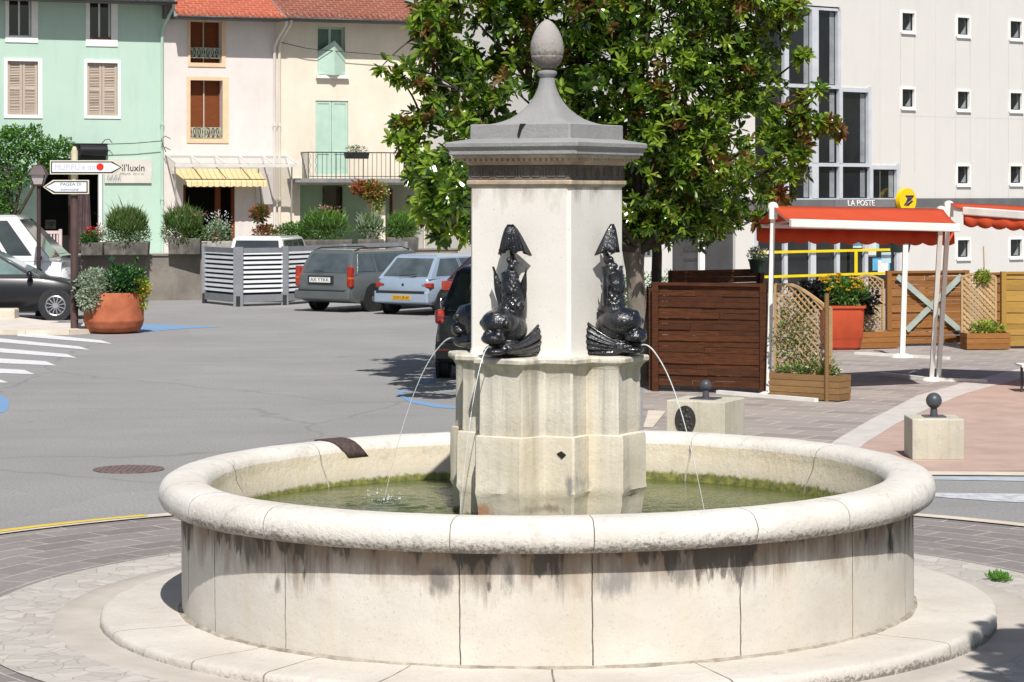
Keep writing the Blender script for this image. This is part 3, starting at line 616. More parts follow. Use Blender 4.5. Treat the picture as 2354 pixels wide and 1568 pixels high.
def downpipe(parent, x, z0, z1, mat, y=-.09):
    mb = MB().tube([(x, y, z0), (x, y, z1 - .75), (x + .06, y - .1, z1 - .5), (x + .22, y - .38, z1 - .12), (x + .22, y - .42, z1)], .045, 8)
    for z in (z0 + 1.5, z0 + 3.6): mb.tube([(x, y, z), (x, y, z + .06)], .06, 8)
    return obj('downpipe', mb, mat, parent, 40)
def roof(parent, x0, x1, ze, mat, over=.72, slope=.42, depth=7, gut=None):
    mb = MB(); n = 42
    for i in range(n):     # overlapping courses of tiles, each one a real step
        y0 = -over + (depth + over) * i / n; y1 = -over + (depth + over) * (i + 1.12) / n
        mb.add([(x0, y0, ze + .05 + (y0 + over) * slope + .028), (x1, y0, ze + .05 + (y0 + over) * slope + .028), (x1, y1, ze + .05 + (y1 + over) * slope), (x0, y1, ze + .05 + (y1 + over) * slope),
                (x0, y0, ze + .05 + (y0 + over) * slope), (x1, y0, ze + .05 + (y0 + over) * slope)], [(0, 1, 2, 3), (4, 5, 1, 0)])
    k = int((x1 - x0) / .17)
    for i in range(k): x = x0 + (x1 - x0) * (i + .5) / k; mb.tube([(x, -over - .01, ze + .075), (x, -over + .28, ze + .075 + .29 * slope)], .05, 6)
    r = obj('roof', mb, mat, parent)
    s_ = obj('eaves', MB().box(x0, x1, -over + .04, .0, ze - .02, ze + .03), gut[1], r)
    g = MB(); m = 8; sec = [(-over - .07 + .075 * cos(pi + pi * q / m), .035 + .075 * sin(pi + pi * q / m)) for q in range(m + 1)]
    g.loft([[(x, a, ze + b) for a, b in sec] for x in (x0 - .02, x1 + .02)], False, 0, False); g2 = obj('gutter', g, gut[0], r, 50); so = g2.modifiers.new('s', 'SOLIDIFY'); so.thickness = .012
    return r
def house(fc, name, label, u0, u1, ztop, mat, holes, rmat=None, depth=8, dep=.22):
    h = thing(name, label, 'house', fc.o, fc.a, None); mb = MB(); x0, x1 = fc.x(u0), fc.x(u1)
    wall_holes(mb, x0, x1, 0, ztop, holes, dep=dep, mi=0, rmi=0)
    mb.add([(x0, 0, 0), (x1, 0, 0), (x1, depth, 0), (x0, depth, 0), (x0, 0, ztop), (x1, 0, ztop), (x1, depth, ztop), (x0, depth, ztop)], [(1, 2, 6, 5), (2, 3, 7, 6), (3, 0, 4, 7)])
    obj('wall', mb, mat, h); mb = MB().box(x0 + .02, x1 - .02, 1.75, 1.8, .02, ztop - .02); obj('interior_dark_sheet', mb, DARK, h); return h  # near-black sheet painted as the unlit rooms behind the openings
ZB = 1.10
MINT = M('mint_render', '#b7d0c1', '#b0c9ba', 1.2, .9, .25, 60, lo=.2, hi=.8, dirt=.2); PINKR = M('pale_pink_render', '#ddd5d0', '#d3cbc6', 1.2, .9, .25, 60, dirt=.2); CREAM = M('cream_render', '#dfd6c6', '#d6ccba', 1.2, .9, .25, 60, dirt=.2)
SHUT = wood('weathered_shutter', '#cfbfb0', '#bdaC9d', .15); SHG = M('green_shutter', '#b3cdbe', '#a8c3b3', 3, .6)
PEACH = M('peach_surround', '#e3c3a0', '#d9b793', 3, .8); BROWNW = wood('brown_wood', '#8a4a22', '#6d3817', .3); GUT = M('dark_gutter', '#4a4b4e', '#3c3d40', 3, .5); EAV = M('eaves_board', '#77706c', '#6a6461', 3, .8)
def tilemat(name, a, b, m):
    return pavers(name, a, b, m, .30, .175, ms=.012, rough=.85)
TO = tilemat('orange_tiles', '#b8654f', '#a8563f', '#cf9a80'); TB = tilemat('old_red_tiles', '#8f5748', '#7f4c3f', '#b8957f'); TGR = tilemat('dark_grey_tiles', '#55565a', '#3d3e42', '#8a8b8e')
# --- mint green house
f1 = Facade(HM, HY0, 200, ZB)
H = lambda f, q: f.r(*q)
w1 = [H(f1, (20, 72, -6, 84)), H(f1, (206, 255, -6, 91)), H(f1, (17, 87, 141, 264)), H(f1, (200, 270, 145, 266))]
w1o = [H(f1, (12, 87, -14, 98)), H(f1, (197, 270, -14, 107)), H(f1, (9, 97, 135, 272)), H(f1, (193, 277, 138, 273))]
sh = H(f1, (85, 237, 364, 583)); sh = (sh[0], sh[1], 0.02, sh[3])
zt = f1.z(200, 6)
g = house(f1, 'green_house', 'mint green rendered house with white framed windows and a shop front', -260, 373, zt, MINT, w1 + [sh])
mb = MB()
for I, O in zip(w1, w1o): mb2 = MB(); rframe(mb2, I, O, -.03, .02); obj('window_surround', mb2, WHITE, g)
for I in w1[:2]: casement(g, I, WHITE, fw=.04)
for I in w1[2:]: shutter(g, I, SHUT)
roof(g, f1.x(-260), f1.x(388), zt, TGR, gut=(GUT, EAV)); downpipe(g, f1.x(371), 0, zt, MINT)
I = w1[1]; mb = MB(); [mb.box(I[0] + .06 + i * .115, I[0] + .15 + i * .115, .03, .06, I[2] + .0, I[2] + .07) for i in range(5)]; obj('brick_sill', mb, TB, g)
mb = MB(); a, b, c_, d = sh; frame(mb, a + .05, b - .12, .0, d - .08, .06, .12, .2, bot=False); mb.box(a + .9, a + .96, .12, .2, 0, d - .08); obj('shop_frame', mb, M('dark_shop_frame', '#3d2a22', '#2e201b', 4, .6), g)
obj('white_post', MB().box(b - .12, b - .02, .02, .12, 0, d), WHITE, g); mb = MB(); rings = []
for j in range(8):
    q = j / 7; rings.append([(a + 1.05 + .55 * i / 24 * (1 - .45 * q) + .55 * .3 * q, .30 + .03 * sin(i * 1.7), .1 + (d - .8) * q) for i in range(25)])
mb.loft(rings, False, 0, False); obj('curtain', mb, M('mauve_curtain', '#6a5557', '#544345', 4, .9), g, 60)
mb = MB(); [mb.box(a + x, a + x + .3, .35, .5, z, z + .25) for x, z in ((1.9, .9), (2.3, 1.3), (.3, .7), (2.1, .3))]; obj('shop_shelf', mb, M('shop_goods', '#5c5650', '#2c2926', 6, .7), g)
ca = H(f1, (178, 240, 332, 362)); mb = MB().tube([(ca[0], -.28, (ca[2] + ca[3]) / 2), (ca[1], -.28, (ca[2] + ca[3]) / 2)], .155, 14); mb.box(ca[0] + .02, ca[1] - .02, -.26, .0, ca[2] - .1, ca[2] + .06); mb.box(ca[0] - .25, ca[1] + .02, -.3, .0, ca[3] - .03, ca[3] + .02)
obj('awning_case', mb, M('black_plastic', (.012, .012, .014), (.02, .02, .022), 3, .35), g, 40)
sg = H(f1, (240, 347, 366, 421)); SGN = M('shop_sign_board', '#d8d2c8', '#c9c4bb', 1.5, .7)
s_ = obj('shop_sign', MB().box(sg[0], sg[1], -.06, -.01, sg[2], sg[3]), SGN, g, label='pale shop sign board with thin black lettering')
INK = M('black_ink', (.02, .02, .022), (.03, .03, .03), 3, .7)
text('lettering', "ll'Iuxin", .27, INK, s_, ((sg[0] + sg[1]) / 2 + .14, -.066, sg[3] - .25), sx=.95)
text('small_lettering', 'Hfurn  hi·ıı ııı', .1, M('grey_ink', '#9a9a9e', '#8a8a90', 3, .7), s_, ((sg[0] + sg[1]) / 2 + .1, -.066, sg[2] + .26), sx=1.3)
mb = MB(); rings = []
for i in range(18): x = sg[0] + .05 + i * .022; mb.beam((x, -.064, sg[2] + .06 + .04 * sin(i * 2.1)), (x + .03, -.064, sg[2] + .2 + .06 * sin(i * 1.3)), .008, .006)
obj('drawing', mb, M('blue_grey_ink', '#7f8c99', '#6f7c89', 3, .7), s_)
rl = H(f1, (75, 139, 488, 545)); mb = MB()
# --- pale pink house
f2 = Facade(HM, HY0, 500, ZB); zt2 = f2.z(500, 46)
w2 = [H(f2, (437, 509, 50, 145)), H(f2, (437, 511, 185, 319))]; w2o = [H(f2, (432, 518, 46.5, 154)), H(f2, (429, 525, 177, 329))]
dr = H(f2, (421, 540, 425, 583)); dr = (dr[0], dr[1], .02, dr[3])
p = house(f2, 'pink_house', 'pale pink rendered house with peach window surrounds and a glass shop canopy', 373.5, 632, zt2, PINKR, w2 + [dr], dep=.36)
for I, O in zip(w2, w2o):
    mb2 = MB(); rframe(mb2, I, O, -.03, .02); obj('window_surround', mb2, PEACH, p)
    wd = casement(p, I, BROWNW, y=.28, glass=BROWNW, fw=.04); obj('mullion', MB().box((I[0] + I[1]) / 2 - .018, (I[0] + I[1]) / 2 + .018, .262, .28, I[2], I[3]), SHUT, wd)
    z0 = H(f2, (437, 509, 110, 134)) if I is w2[0] else H(f2, (437, 511, 293, 318)); rb = MB(); a, b = I[0], I[1]
    rb.box(a, b, .015, .035, z0[2], z0[2] + .02); rb.box(a, b, .015, .035, z0[3] - .02, z0[3])
    n = 7
    for i in range(n):
        cx = a + (b - a) * (i + .5) / n; rr_ = (b - a) / n * .42; zc = (z0[2] + z0[3]) / 2
        rb.tube([(cx + rr_ * cos(t_) * (1 + .2 * sin(3 * t_)), .025, zc + (z0[3] - z0[2]) * .40 * sin(t_)) for t_ in [2 * pi * q / 12 for q in range(13)]], .011, 5); rb.box(cx - .012, cx + .012, .015, .035, z0[2], z0[3])
    obj('window_railing', rb, M('green_white_iron', '#aebfae', '#6f8a7a', 14, .6, lo=.45, hi=.6), p)
obj('gable_board', MB().box(f2.x(374), f2.x(393), -.30, .3, zt2 - .02, zt2 + .75), EAV, p); roof(p, f2.x(392), f2.x(640), zt2, TO, gut=(GUT, EAV)); downpipe(p, f2.x(629), 0, zt2, PINKR)
mb = MB(); frame(mb, dr[0] + .08, dr[1] - .08, 0, dr[3] - .08, .08, .06, .16, bot=False); mb.box(dr[0] + .95, dr[0] + 1.1, .06, .16, 0, dr[3]); obj('door_frame', mb, BROWNW, p)
cn = H(f2, (380, 655, 357, 390)); mb = MB(); y0 = -1.0; zA, zB = cn[3], cn[3] - .30
WALU = M('canopy_frame', '#d9d6d0', '#c8c5bf', 3, .5)
mb.beam((cn[0], -.02, zA), (cn[1], -.02, zA), .05, .05); mb.beam((cn[0], y0, zB), (cn[1] + .15, y0, zB), .06, .09)
for i in range(6): x = cn[0] + (cn[1] - cn[0]) * i / 5; mb.beam((x, -.02, zA), (x + .1, y0, zB), .035, .045)
for x in (cn[0] + .02, cn[1] - .1): mb.beam((x, y0 + .05, zB), (x + .28, -.03, zB - 1.55), .04, .05)
cno = obj('glass_canopy', mb, WALU, p); t = NT('canopy_glass'); t.fin((.8, .82, .82), .15); t.b.inputs['Alpha'].default_value = .35
obj('canopy_glass', MB().add([(cn[0], -.03, zA + .03), (cn[1], -.03, zA + .03), (cn[1] + .08, y0, zB + .06), (cn[0] + .08, y0, zB + .06)], [(3, 2, 1, 0)]), t.m, cno)
YAW = pavers('yellow_awning_cloth', '#ecdcae', '#e6d3a0', '#b89c6a', .155, 2.0, off=0, ms=.012, rough=.85); ya = H(f2, (392, 592, 390, 428)); mb = MB(); rings = []
sl = [(-.12, ya[3] + .02, 0), (-.30, ya[3] - .10, .06), (-.75, ya[2] + .15, .22), (-.80, ya[2] + .13, .24), (-.80, ya[2] + .0, .26)]
for k, (y, z, ins) in enumerate(sl): rings.append([(ya[0] + ins + (ya[1] - ya[0] - ins * (.9 if k < 4 else .9)) * i / 60, y, z - (.025 * abs(sin(i * pi / 5)) if k == 4 else 0)) for i in range(61)])
mb.loft(rings[::-1], False, 0, False); o = obj('scalloped_awning', mb, YAW, p); so = o.modifiers.new('s', 'SOLIDIFY'); so.thickness = .008
mb = MB(); a, b, c_, d = H(f2, (588, 632, 400, 470)); mb.box(a, b - .03, -.05, -.01, c_, d); obj('shutter_box', mb, PINKR, p); mb = MB().beam((a - .02, -.3, d + .15), (a + .25, -.05, .3), .03, .03); obj('awning_arm', mb, GREY, p)
# --- cream house with balcony
f3 = Facade(HM, HY0, 800, ZB); zt3 = f3.z(800, 52)
wu = H(f3, (730, 793, 62, 171)); dl_ = H(f3, (725, 800, 232, 402)); por = H(f3, (664, 1000, 425, 583)); por = (por[0], por[1], .0, por[3])
cr = house(f3, 'cream_house', 'cream rendered house with pale green shutters and a long iron balcony', 632.5, 1012, zt3, CREAM, [wu, dl_, por])
casement(cr, wu, SHG, y=.16, fw=.06, glass=M('curtained_glass', '#5f7a70', '#52695f', 2, .2)); mb = MB(); a, b, c_, d = wu; zmid = f3.z(760, 120); zpk = f3.z(760, 95); xm = (a + b) / 2
mb = MB().add([(a, -.01, c_), (b, -.01, c_), (b, -.01, zmid), (xm, -.28, zpk), (a, -.01, zmid), (xm, -.28, c_ - .04)], [(0, 5, 3, 4), (5, 1, 2, 3)]); o = obj('shutter', mb, SHG, cr, label='pale green shutter half folded out from the window'); so = o.modifiers.new('s', 'SOLIDIFY'); so.thickness = .03
obj('window_sill', MB().box(a - .06, b + .08, -.14, .0, c_ - .12, c_ - .03), WHITE, cr); shutter(cr, dl_, SHG, y=.03, louvre=False, mid=.28)
roof(cr, f3.x(640.5), f3.x(1030), zt3, TB, gut=(GUT, EAV)); downpipe(cr, f3.x(640), 0, zt3, CREAM)
mb = MB(); a, b = por[0], por[1]; YB = 1.6
mb.add([(a, YB, 0), (b, YB, 0), (b, YB, por[3]), (a, YB, por[3]), (a, .2, 0), (a, .2, por[3]), (b, .2, por[3]), (b, .2, 0)], [(0, 1, 2, 3), (4, 0, 3, 5), (5, 3, 2, 6), (1, 7, 6, 2)]); 
obj('porch_wall', mb, M('green_porch', '#a9c3a9', '#9db89f', 2, .9), cr)
for nm, q, m_, yy in (('porch_window', (748, 785, 433, 495), GLASS, YB - .03), ('door', (905, 950, 440, 583), BROWNW, YB - .04)):
    x0, x1, z0, z1 = H(f3, q); x0 += .5; x1 += .5; mm = MB().box(x0, x1, yy, YB, z0, z1); frame(mm, x0, x1, z0, z1, .05, yy - .02, YB); obj(nm, mm, m_, cr)
for q in ((664, 690), (852, 886), (975, 1000)): x0, x1 = f3.x(q[0]), f3.x(q[1]); obj('pillar', MB().box(x0, x1, .02, .35, 0, por[3]), CREAM, cr)
bl = H(f3, (660, 1000, 411, 420)); obj('balcony_slab', MB().box(bl[0], bl[1], -.75, -.001, bl[2], bl[3]), M('slab_grey', '#77797c', '#8a8b8c', 3, .8), cr)
br_ = H(f3, (692, 1000, 352, 411)); mb = MB(); y = -.68; z0, z1 = bl[3], br_[3]; mb.beam((br_[0], y, z1), (br_[1], y, z1), .035, .03); mb.beam((br_[0], y, z0 + .06), (br_[1], y, z0 + .06), .02, .02)
mb.beam((br_[0], y, z1), (br_[0], -.01, z1), .035, .03); n = int((br_[1] - br_[0]) / .135)
for i in range(n + 1): x = br_[0] + (br_[1] - br_[0]) * i / n; t_ = .022 if i % 6 == 0 else .012; mb.box(x - t_ / 2, x + t_ / 2, y - t_ / 2, y + t_ / 2, z0, z1)
for i in range(6): mb.box(br_[0] - .006, br_[0] + .006, y + .11 * i, y + .11 * i + .012, z0, z1)
for i in range(0, 9): mb.tube([(br_[0] + .04 + .17 * (i % 2) + .03 * sin(q * 2), y - .01, z0 + .05 + (z1 - z0 - .1) * q / 8) for q in range(9)], .006, 4)
obj('balcony_railing', mb, IRON, cr)
# trough of plants on the railing
q = H(f3, (773, 823, 352, 366)); tr = thing('window_box', 'black window box with sparse green plants hung on the iron balcony railing', 'window box', f3.o + Matrix.Rotation(f3.a, 3, 'Z') @ Vector(((q[0] + q[1]) / 2, -.82, q[2])), f3.a)
obj('trough', MB().loft([[(-.33, -.08, 0), (.33, -.08, 0), (.33, .08, 0), (-.33, .08, 0)], [(-.36, -.1, .18), (.36, -.1, .18), (.36, .1, .18), (-.36, .1, .18)]]), M('black_plastic_box', (.015, .015, .017), (.02, .02, .022), 4, .5), tr)
GL1 = leafmat('fresh_leaf', '#4d7a2c', '#7c9c3e'); GL2 = leafmat('dark_leaf', '#2c4f1c', '#48702c'); GL3 = leafmat('grey_leaf', '#7f9377', '#a8b79a'); RED = leafmat('red_petal', '#b3202a', '#cf3a3a'); YEL = leafmat('yellow_petal', '#e2a91c', '#f0c63a'); WHP = leafmat('white_petal', '#dfe0da', '#f2f2ee'); RUST = leafmat('rust_leaf', '#8a4a26', '#a8632f'); LIME = leafmat('lime_leaf', '#93a53a', '#b9c04a')
mb = MB(); cloud(mb, (0, 0, .27), (.33, .09, .1), 260, .07, None, (0, 1)); obj('foliage', mb, [GL2, GL3], tr)
# --- house end wall seen through the magnolia
f4 = Facade(.42, HY0 + .5, 1200, ZB - .4); q = [H(f4, (1250, 1300, 120, 230)), H(f4, (1052, 1076, 480, 570))]
ph = house(f4, 'pale_house', 'pale grey white house half hidden behind the magnolia crown', 1013, 1440, 11, M('offwhite_render', '#d5d2cc', '#cbc7c1', 2, .9, dirt=.2), q)
for I in q: casement(ph, I, GREY)
# cables on the facades
def wire(pts, lab, r=.012): o = obj('overhead_cable', MB().tube(pts, r, 5), IRON); tag(o, lab, 'cable')
def fp(u, v, off=-.25): a = f1.pt(u); n = Vector((sin(HA), -cos(HA), 0)); a = a + n * (-off); return Vector((a.x, a.y, HC + (HZ - v) * a.y / F))
wire([fp(178, 332), fp(230, 332), fp(300, 330), fp(370, 324)], 'thin black cable strung across the mint green house front')
wire([fp(376, 350), fp(368, 330), fp(366, 320), fp(374, 313), fp(386, 319)], 'curled black cable end on the corner between the green and pink houses')
wire([fp(228, 332), fp(236, 322), fp(246, 320), fp(253, 329)], 'small black cable loop above the shop sign')
wire([fp(640, 98), fp(700, 112), fp(800, 121), fp(930, 131), fp(1000, 133)], 'long sagging cable along the top of the cream house front')
# ================================================================== POST OFFICE
fm = Facade(.81, 62.6, 2085, -.3); MW = M('offwhite_panel', '#d5d2cd', '#cfccc7', 1., .8, .15, 60, lo=.2, hi=.8, dirt=.10); BAND = M('grey_band', '#6b6b6d', '#606062', 2, .7); ALU = M('pale_aluminium', '#d4d8dd', '#c6cad0', 2, .4, metal=.2)
zt = fm.z(2085, -180); po = thing('post_office', 'off-white post office with small square windows and a stepped glass bay', 'building', fm.o, fm.a)
sm = [(2086, 51), (2213, 61), (2334, 69), (2086, 226), (2213, 231), (2334, 234), (2213, 402.5), (2334, 402), (2213, 572), (2334, 570), (2452, 76), (2452, 238), (2452, 402), (2452, 568), (2086, -130), (2213, -115), (2334, -100)]
sh_ = []
for u, v in sm: k = fm.pt(2085).y / fm.pt(u).y; sh_.append(H(fm, (u - 15.0 * k, u + 15.0 * k, v - 22 * k, v + 22 * k)))
bay = [H(fm, (1735, 1930, 15, 200)), H(fm, (1735, 2000, 200, 379)), H(fm, (1735, 2065, 379, 452))]
zg = [fm.z(1900, 15), fm.z(1900, 200), fm.z(1900, 379), fm.z(1900, 460)]
X = fm.x; bz = [(X(1735), X(1930), zg[1], zg[0]), (X(1735), X(2000), zg[2], zg[1]), (X(1735), X(2065), zg[3], zg[2])]
gl = (X(1737), X(2065), .02, fm.z(1900, 479)); dk = (X(1545), X(1690), .02, fm.z(1620, 528)); sw = H(fm, (1478, 1502, 553, 592))
mb = MB(); wall_holes(mb, X(1435), X(3000), 0, zt, sh_ + bz + [gl, dk, sw], dep=.16); x0, x1 = X(1435), X(3000)
mb.add([(x0, 0, 0), (x1, 0, 0), (x1, 12, 0), (x0, 12, 0), (x0, 0, zt), (x1, 0, zt), (x1, 12, zt), (x0, 12, zt)], [(1, 2, 6, 5), (2, 3, 7, 6), (3, 0, 4, 7), (4, 5, 6, 7)]); obj('wall', mb, MW, po)
obj('interior_dark_sheet', MB().box(x0 + .1, x1 - .1, 2.5, 2.6, .02, zt - .1), DARK, po)  # near-black sheet in place of the unlit rooms
CUR = M('grey_blind', '#8e9296', '#74787c', 2, .8)
for I in sh_:
    a, b, c_, d = I; mb = MB(); frame(mb, a + .02, b - .02, c_ + .03, d - .02, .06, -.03, .06); wd = obj('window', mb, WHITE, po); mb.v
    obj('pane', MB().box(a + .01, b - .01, .08, .086, c_ + .01, d - .01), GLASS, wd); obj('blind', MB().add([(a + (b - a) * .45, .076, c_ + .06), (b - .09, .076, c_ + .06), (b - .09, .076, c_ + (d - c_) * .55)], [(0, 1, 2)]), CUR, wd)
    obj('window_sill', MB().box(a - .03, b + .03, -.06, -.031, c_ - .075, c_ - .03), WHITE, wd)
mb = MB()
for u, v in [(2086, 250), (2213, 252), (2334, 254), (2213, 425), (2334, 425), (2213, 84), (2334, 92), (2086, 75)]:
    for dx in (-17, 16): k = fm.x(u + dx); z1 = fm.z(u, v + 1); mb.box(k - .008, k + .008, -.003, .0, max(fm.z(u, 456), z1 - 1.9), z1)
obj('drip_line', mb, M('drip_stain', '#bdbab5', '#b4b1ac', 2, .9), po)
jl = MB(); [jl.box(X(u_) - .004, X(u_) + .004, -.0025, -.0, 2.9, zt - .05) for u_ in (2022 + 0, 2150, 2275, 2400)]; [jl.box(X(2070), X(2990), -.0025, 0, z_ - .004, z_ + .004) for z_ in (5.35,)]; obj('panel_joints', jl, MATS['drip_stain'], po)
mul = [1805, 1871, 1930, 2000, 2065]
for k, (a, b, c_, d) in enumerate(bz):
    mb = MB(); fw = .10; mb.box(a, b, -.04, .08, c_ - .05, c_ + .05); mb.box(a, b - .05, -.04, .08, d - .12, d - .05) if k == 0 else None; mb.box(b - .12, b, -.04, .08, c_ + .05, d - .05) if k == 0 else mb.box(b - .12, b, -.04, .08, c_ + .05, d + (.05 if k else 0))
    if k: a2 = bz[k - 1][1]; mb.box(a2, b - .12, -.04, .08, d - .12, d - .0)
    for u in mul:
        x = X(u)
        if x < b - .3: w_ = .13 if u == 1871 else (.09 if u == 1805 else .07); mb.box(x - w_, x + w_, -.05, .07, c_ + .05, d - (.12 if k == 0 else .05))
    wd = obj('glass_bay_frame', mb, ALU, po); obj('pane', MB().box(a, b, .09, .10, c_, d), GLASS, wd)
    mb = MB(); xs = [X(u) for u in mul if X(u) <= b + .1]
    for x_ in xs[1:]: obj('curtain', MB().box(x_ - .34, x_ - .15, .082, .088, c_ + .08, d - .16), CUR, wd)
a, b, c_, d = gl; mb = MB(); gm = [1737, 1805, 1868, 1925, 1990, 2063]
for i, u in enumerate(gm): x = X(u); w_ = .11 if i in (2,) else .07; mb.box(x - w_, x + w_, -.02, .08, 0, d)
mb.box(a, b, -.01, .08, d - .1, d + .02); wd = obj('shop_window_frame', mb, ALU, po); obj('pane', MB().box(a, b, .09, .10, 0, d), GLASS, wd)
YR = M('yellow_rail', '#e8cf1e', '#dcc216', 3, .5); mb = MB()
for v in (577, 632): z = fm.z(1900, v); mb.box(a, b, -.075, -.055, z - .036, z + .036)
x = X(1963); mb.box(x - .06, x + .06, -.075, -.056, fm.z(1900, 630) , fm.z(1900, 580)); obj('yellow_rail', mb, YR, po)
for (u0, u1, v0, v1, c1) in ((2005, 2025, 540, 572, '#9ccbe0'), (2010, 2050, 592, 622, '#67b5dc'), (2022, 2046, 598, 632, '#e8e8e4'), (2000, 2018, 560, 590, '#d8dadc'), (2030, 2052, 580, 605, '#bcd5e0'), (1965, 1985, 543, 570, '#d9e6ea'), (1965, 1985, 556, 566, '#7fb7cf')):
    q = H(fm, (u0, u1, v0, v1)); yy = .086 - .002 * (u1 % 5); obj('poster', MB().box(q[0], q[1], yy - .002, yy, q[2], q[3]), M('poster' + c1, c1, None, 3, .7), po)
q = H(fm, (1435, 2900, 457, 477)); zb0, zb1 = fm.z(2150, 477), fm.z(2150, 457); obj('fascia_band', MB().box(X(1690), X(2065) , -.10, -.002, fm.z(1900, 477.5), fm.z(1900, 459)), BAND, po); obj('fascia_band', MB().box(X(2065) + .01, X(3000), -.06, -.002, fm.z(2200, 474), fm.z(2200, 456)), BAND, po)
sgn = obj('sign_panel', MB().box(X(1918) - .1, X(2060), -.13, -.10, fm.z(1950, 476.5), fm.z(1950, 460)), M('sign_grey', '#7a7a7c', '#707072', 2, .6), po, label='grey fascia sign with white letters LA POSTE')
text('lettering', 'LA POSTE', .235, WHITE, sgn, (X(1971), -.135, fm.z(1971, 467.5)), sx=1.12, ext=.01)
q = fm.x(2067.5); z = fm.z(2067, 461); lg = obj('round_logo_sign', MB().tube([(q, -.32, z), (q, -.16, z)], .36, 40), M('logo_yellow', '#f0cc18', '#ecc412', 2, .4), po, 40, label='round yellow sign with a dark blue bird arrow')
BLL = M('logo_blue', '#2a2a5c', '#232350', 3, .5); mb = MB()
Tm = Matrix.Translation((q + .03, -.325, z)) @ Matrix.Rotation(pi / 2, 4, 'X') @ Matrix.Scale(1.15, 4)
mb.prism([(-.13, .13), (.19, .13), (.15, .075), (-.09, .075)], 0, .01, 0, Tm); mb.prism([(-.05, .055), (.135, .055), (-.02, -.03), (-.10, -.03)][::-1][::-1], 0, .01, 0, Tm); mb.prism([(-.03, -.045), (-.115, -.045), (-.19, -.12), (-.16, -.12)], 0, .01, 0, Tm); mb.prism([(.10, .0), (.155, -.01), (-.02, -.13), (-.13, -.13)][::-1], 0, .01, 0, Tm)
obj('bird_emblem', mb, BLL, lg)
a, b, c_, d = dk; mb = MB(); DG = M('dark_grey_panel', '#4b4a4c', '#3f3e40', 2, .6)
mb.box(a, a + (b - a) * .45, .10, .14, 0, d); mb.box(a + (b - a) * .53, b, .10, .14, 0, d); obj('door', mb, DG, po); obj('white_post', MB().box(X(1606), X(1617), -.05, .04, 0, d + .2), WHITE, po)
mb = MB(); mb.box(a + .5, a + 1.2, .09, .1, d - .6, d - .45); mb.box(a + .5, a + 1.2, .09, .1, d - .85, d - .78); obj('door_vent', mb, IRON, po); casement(po, sw, GREY, y=.08)
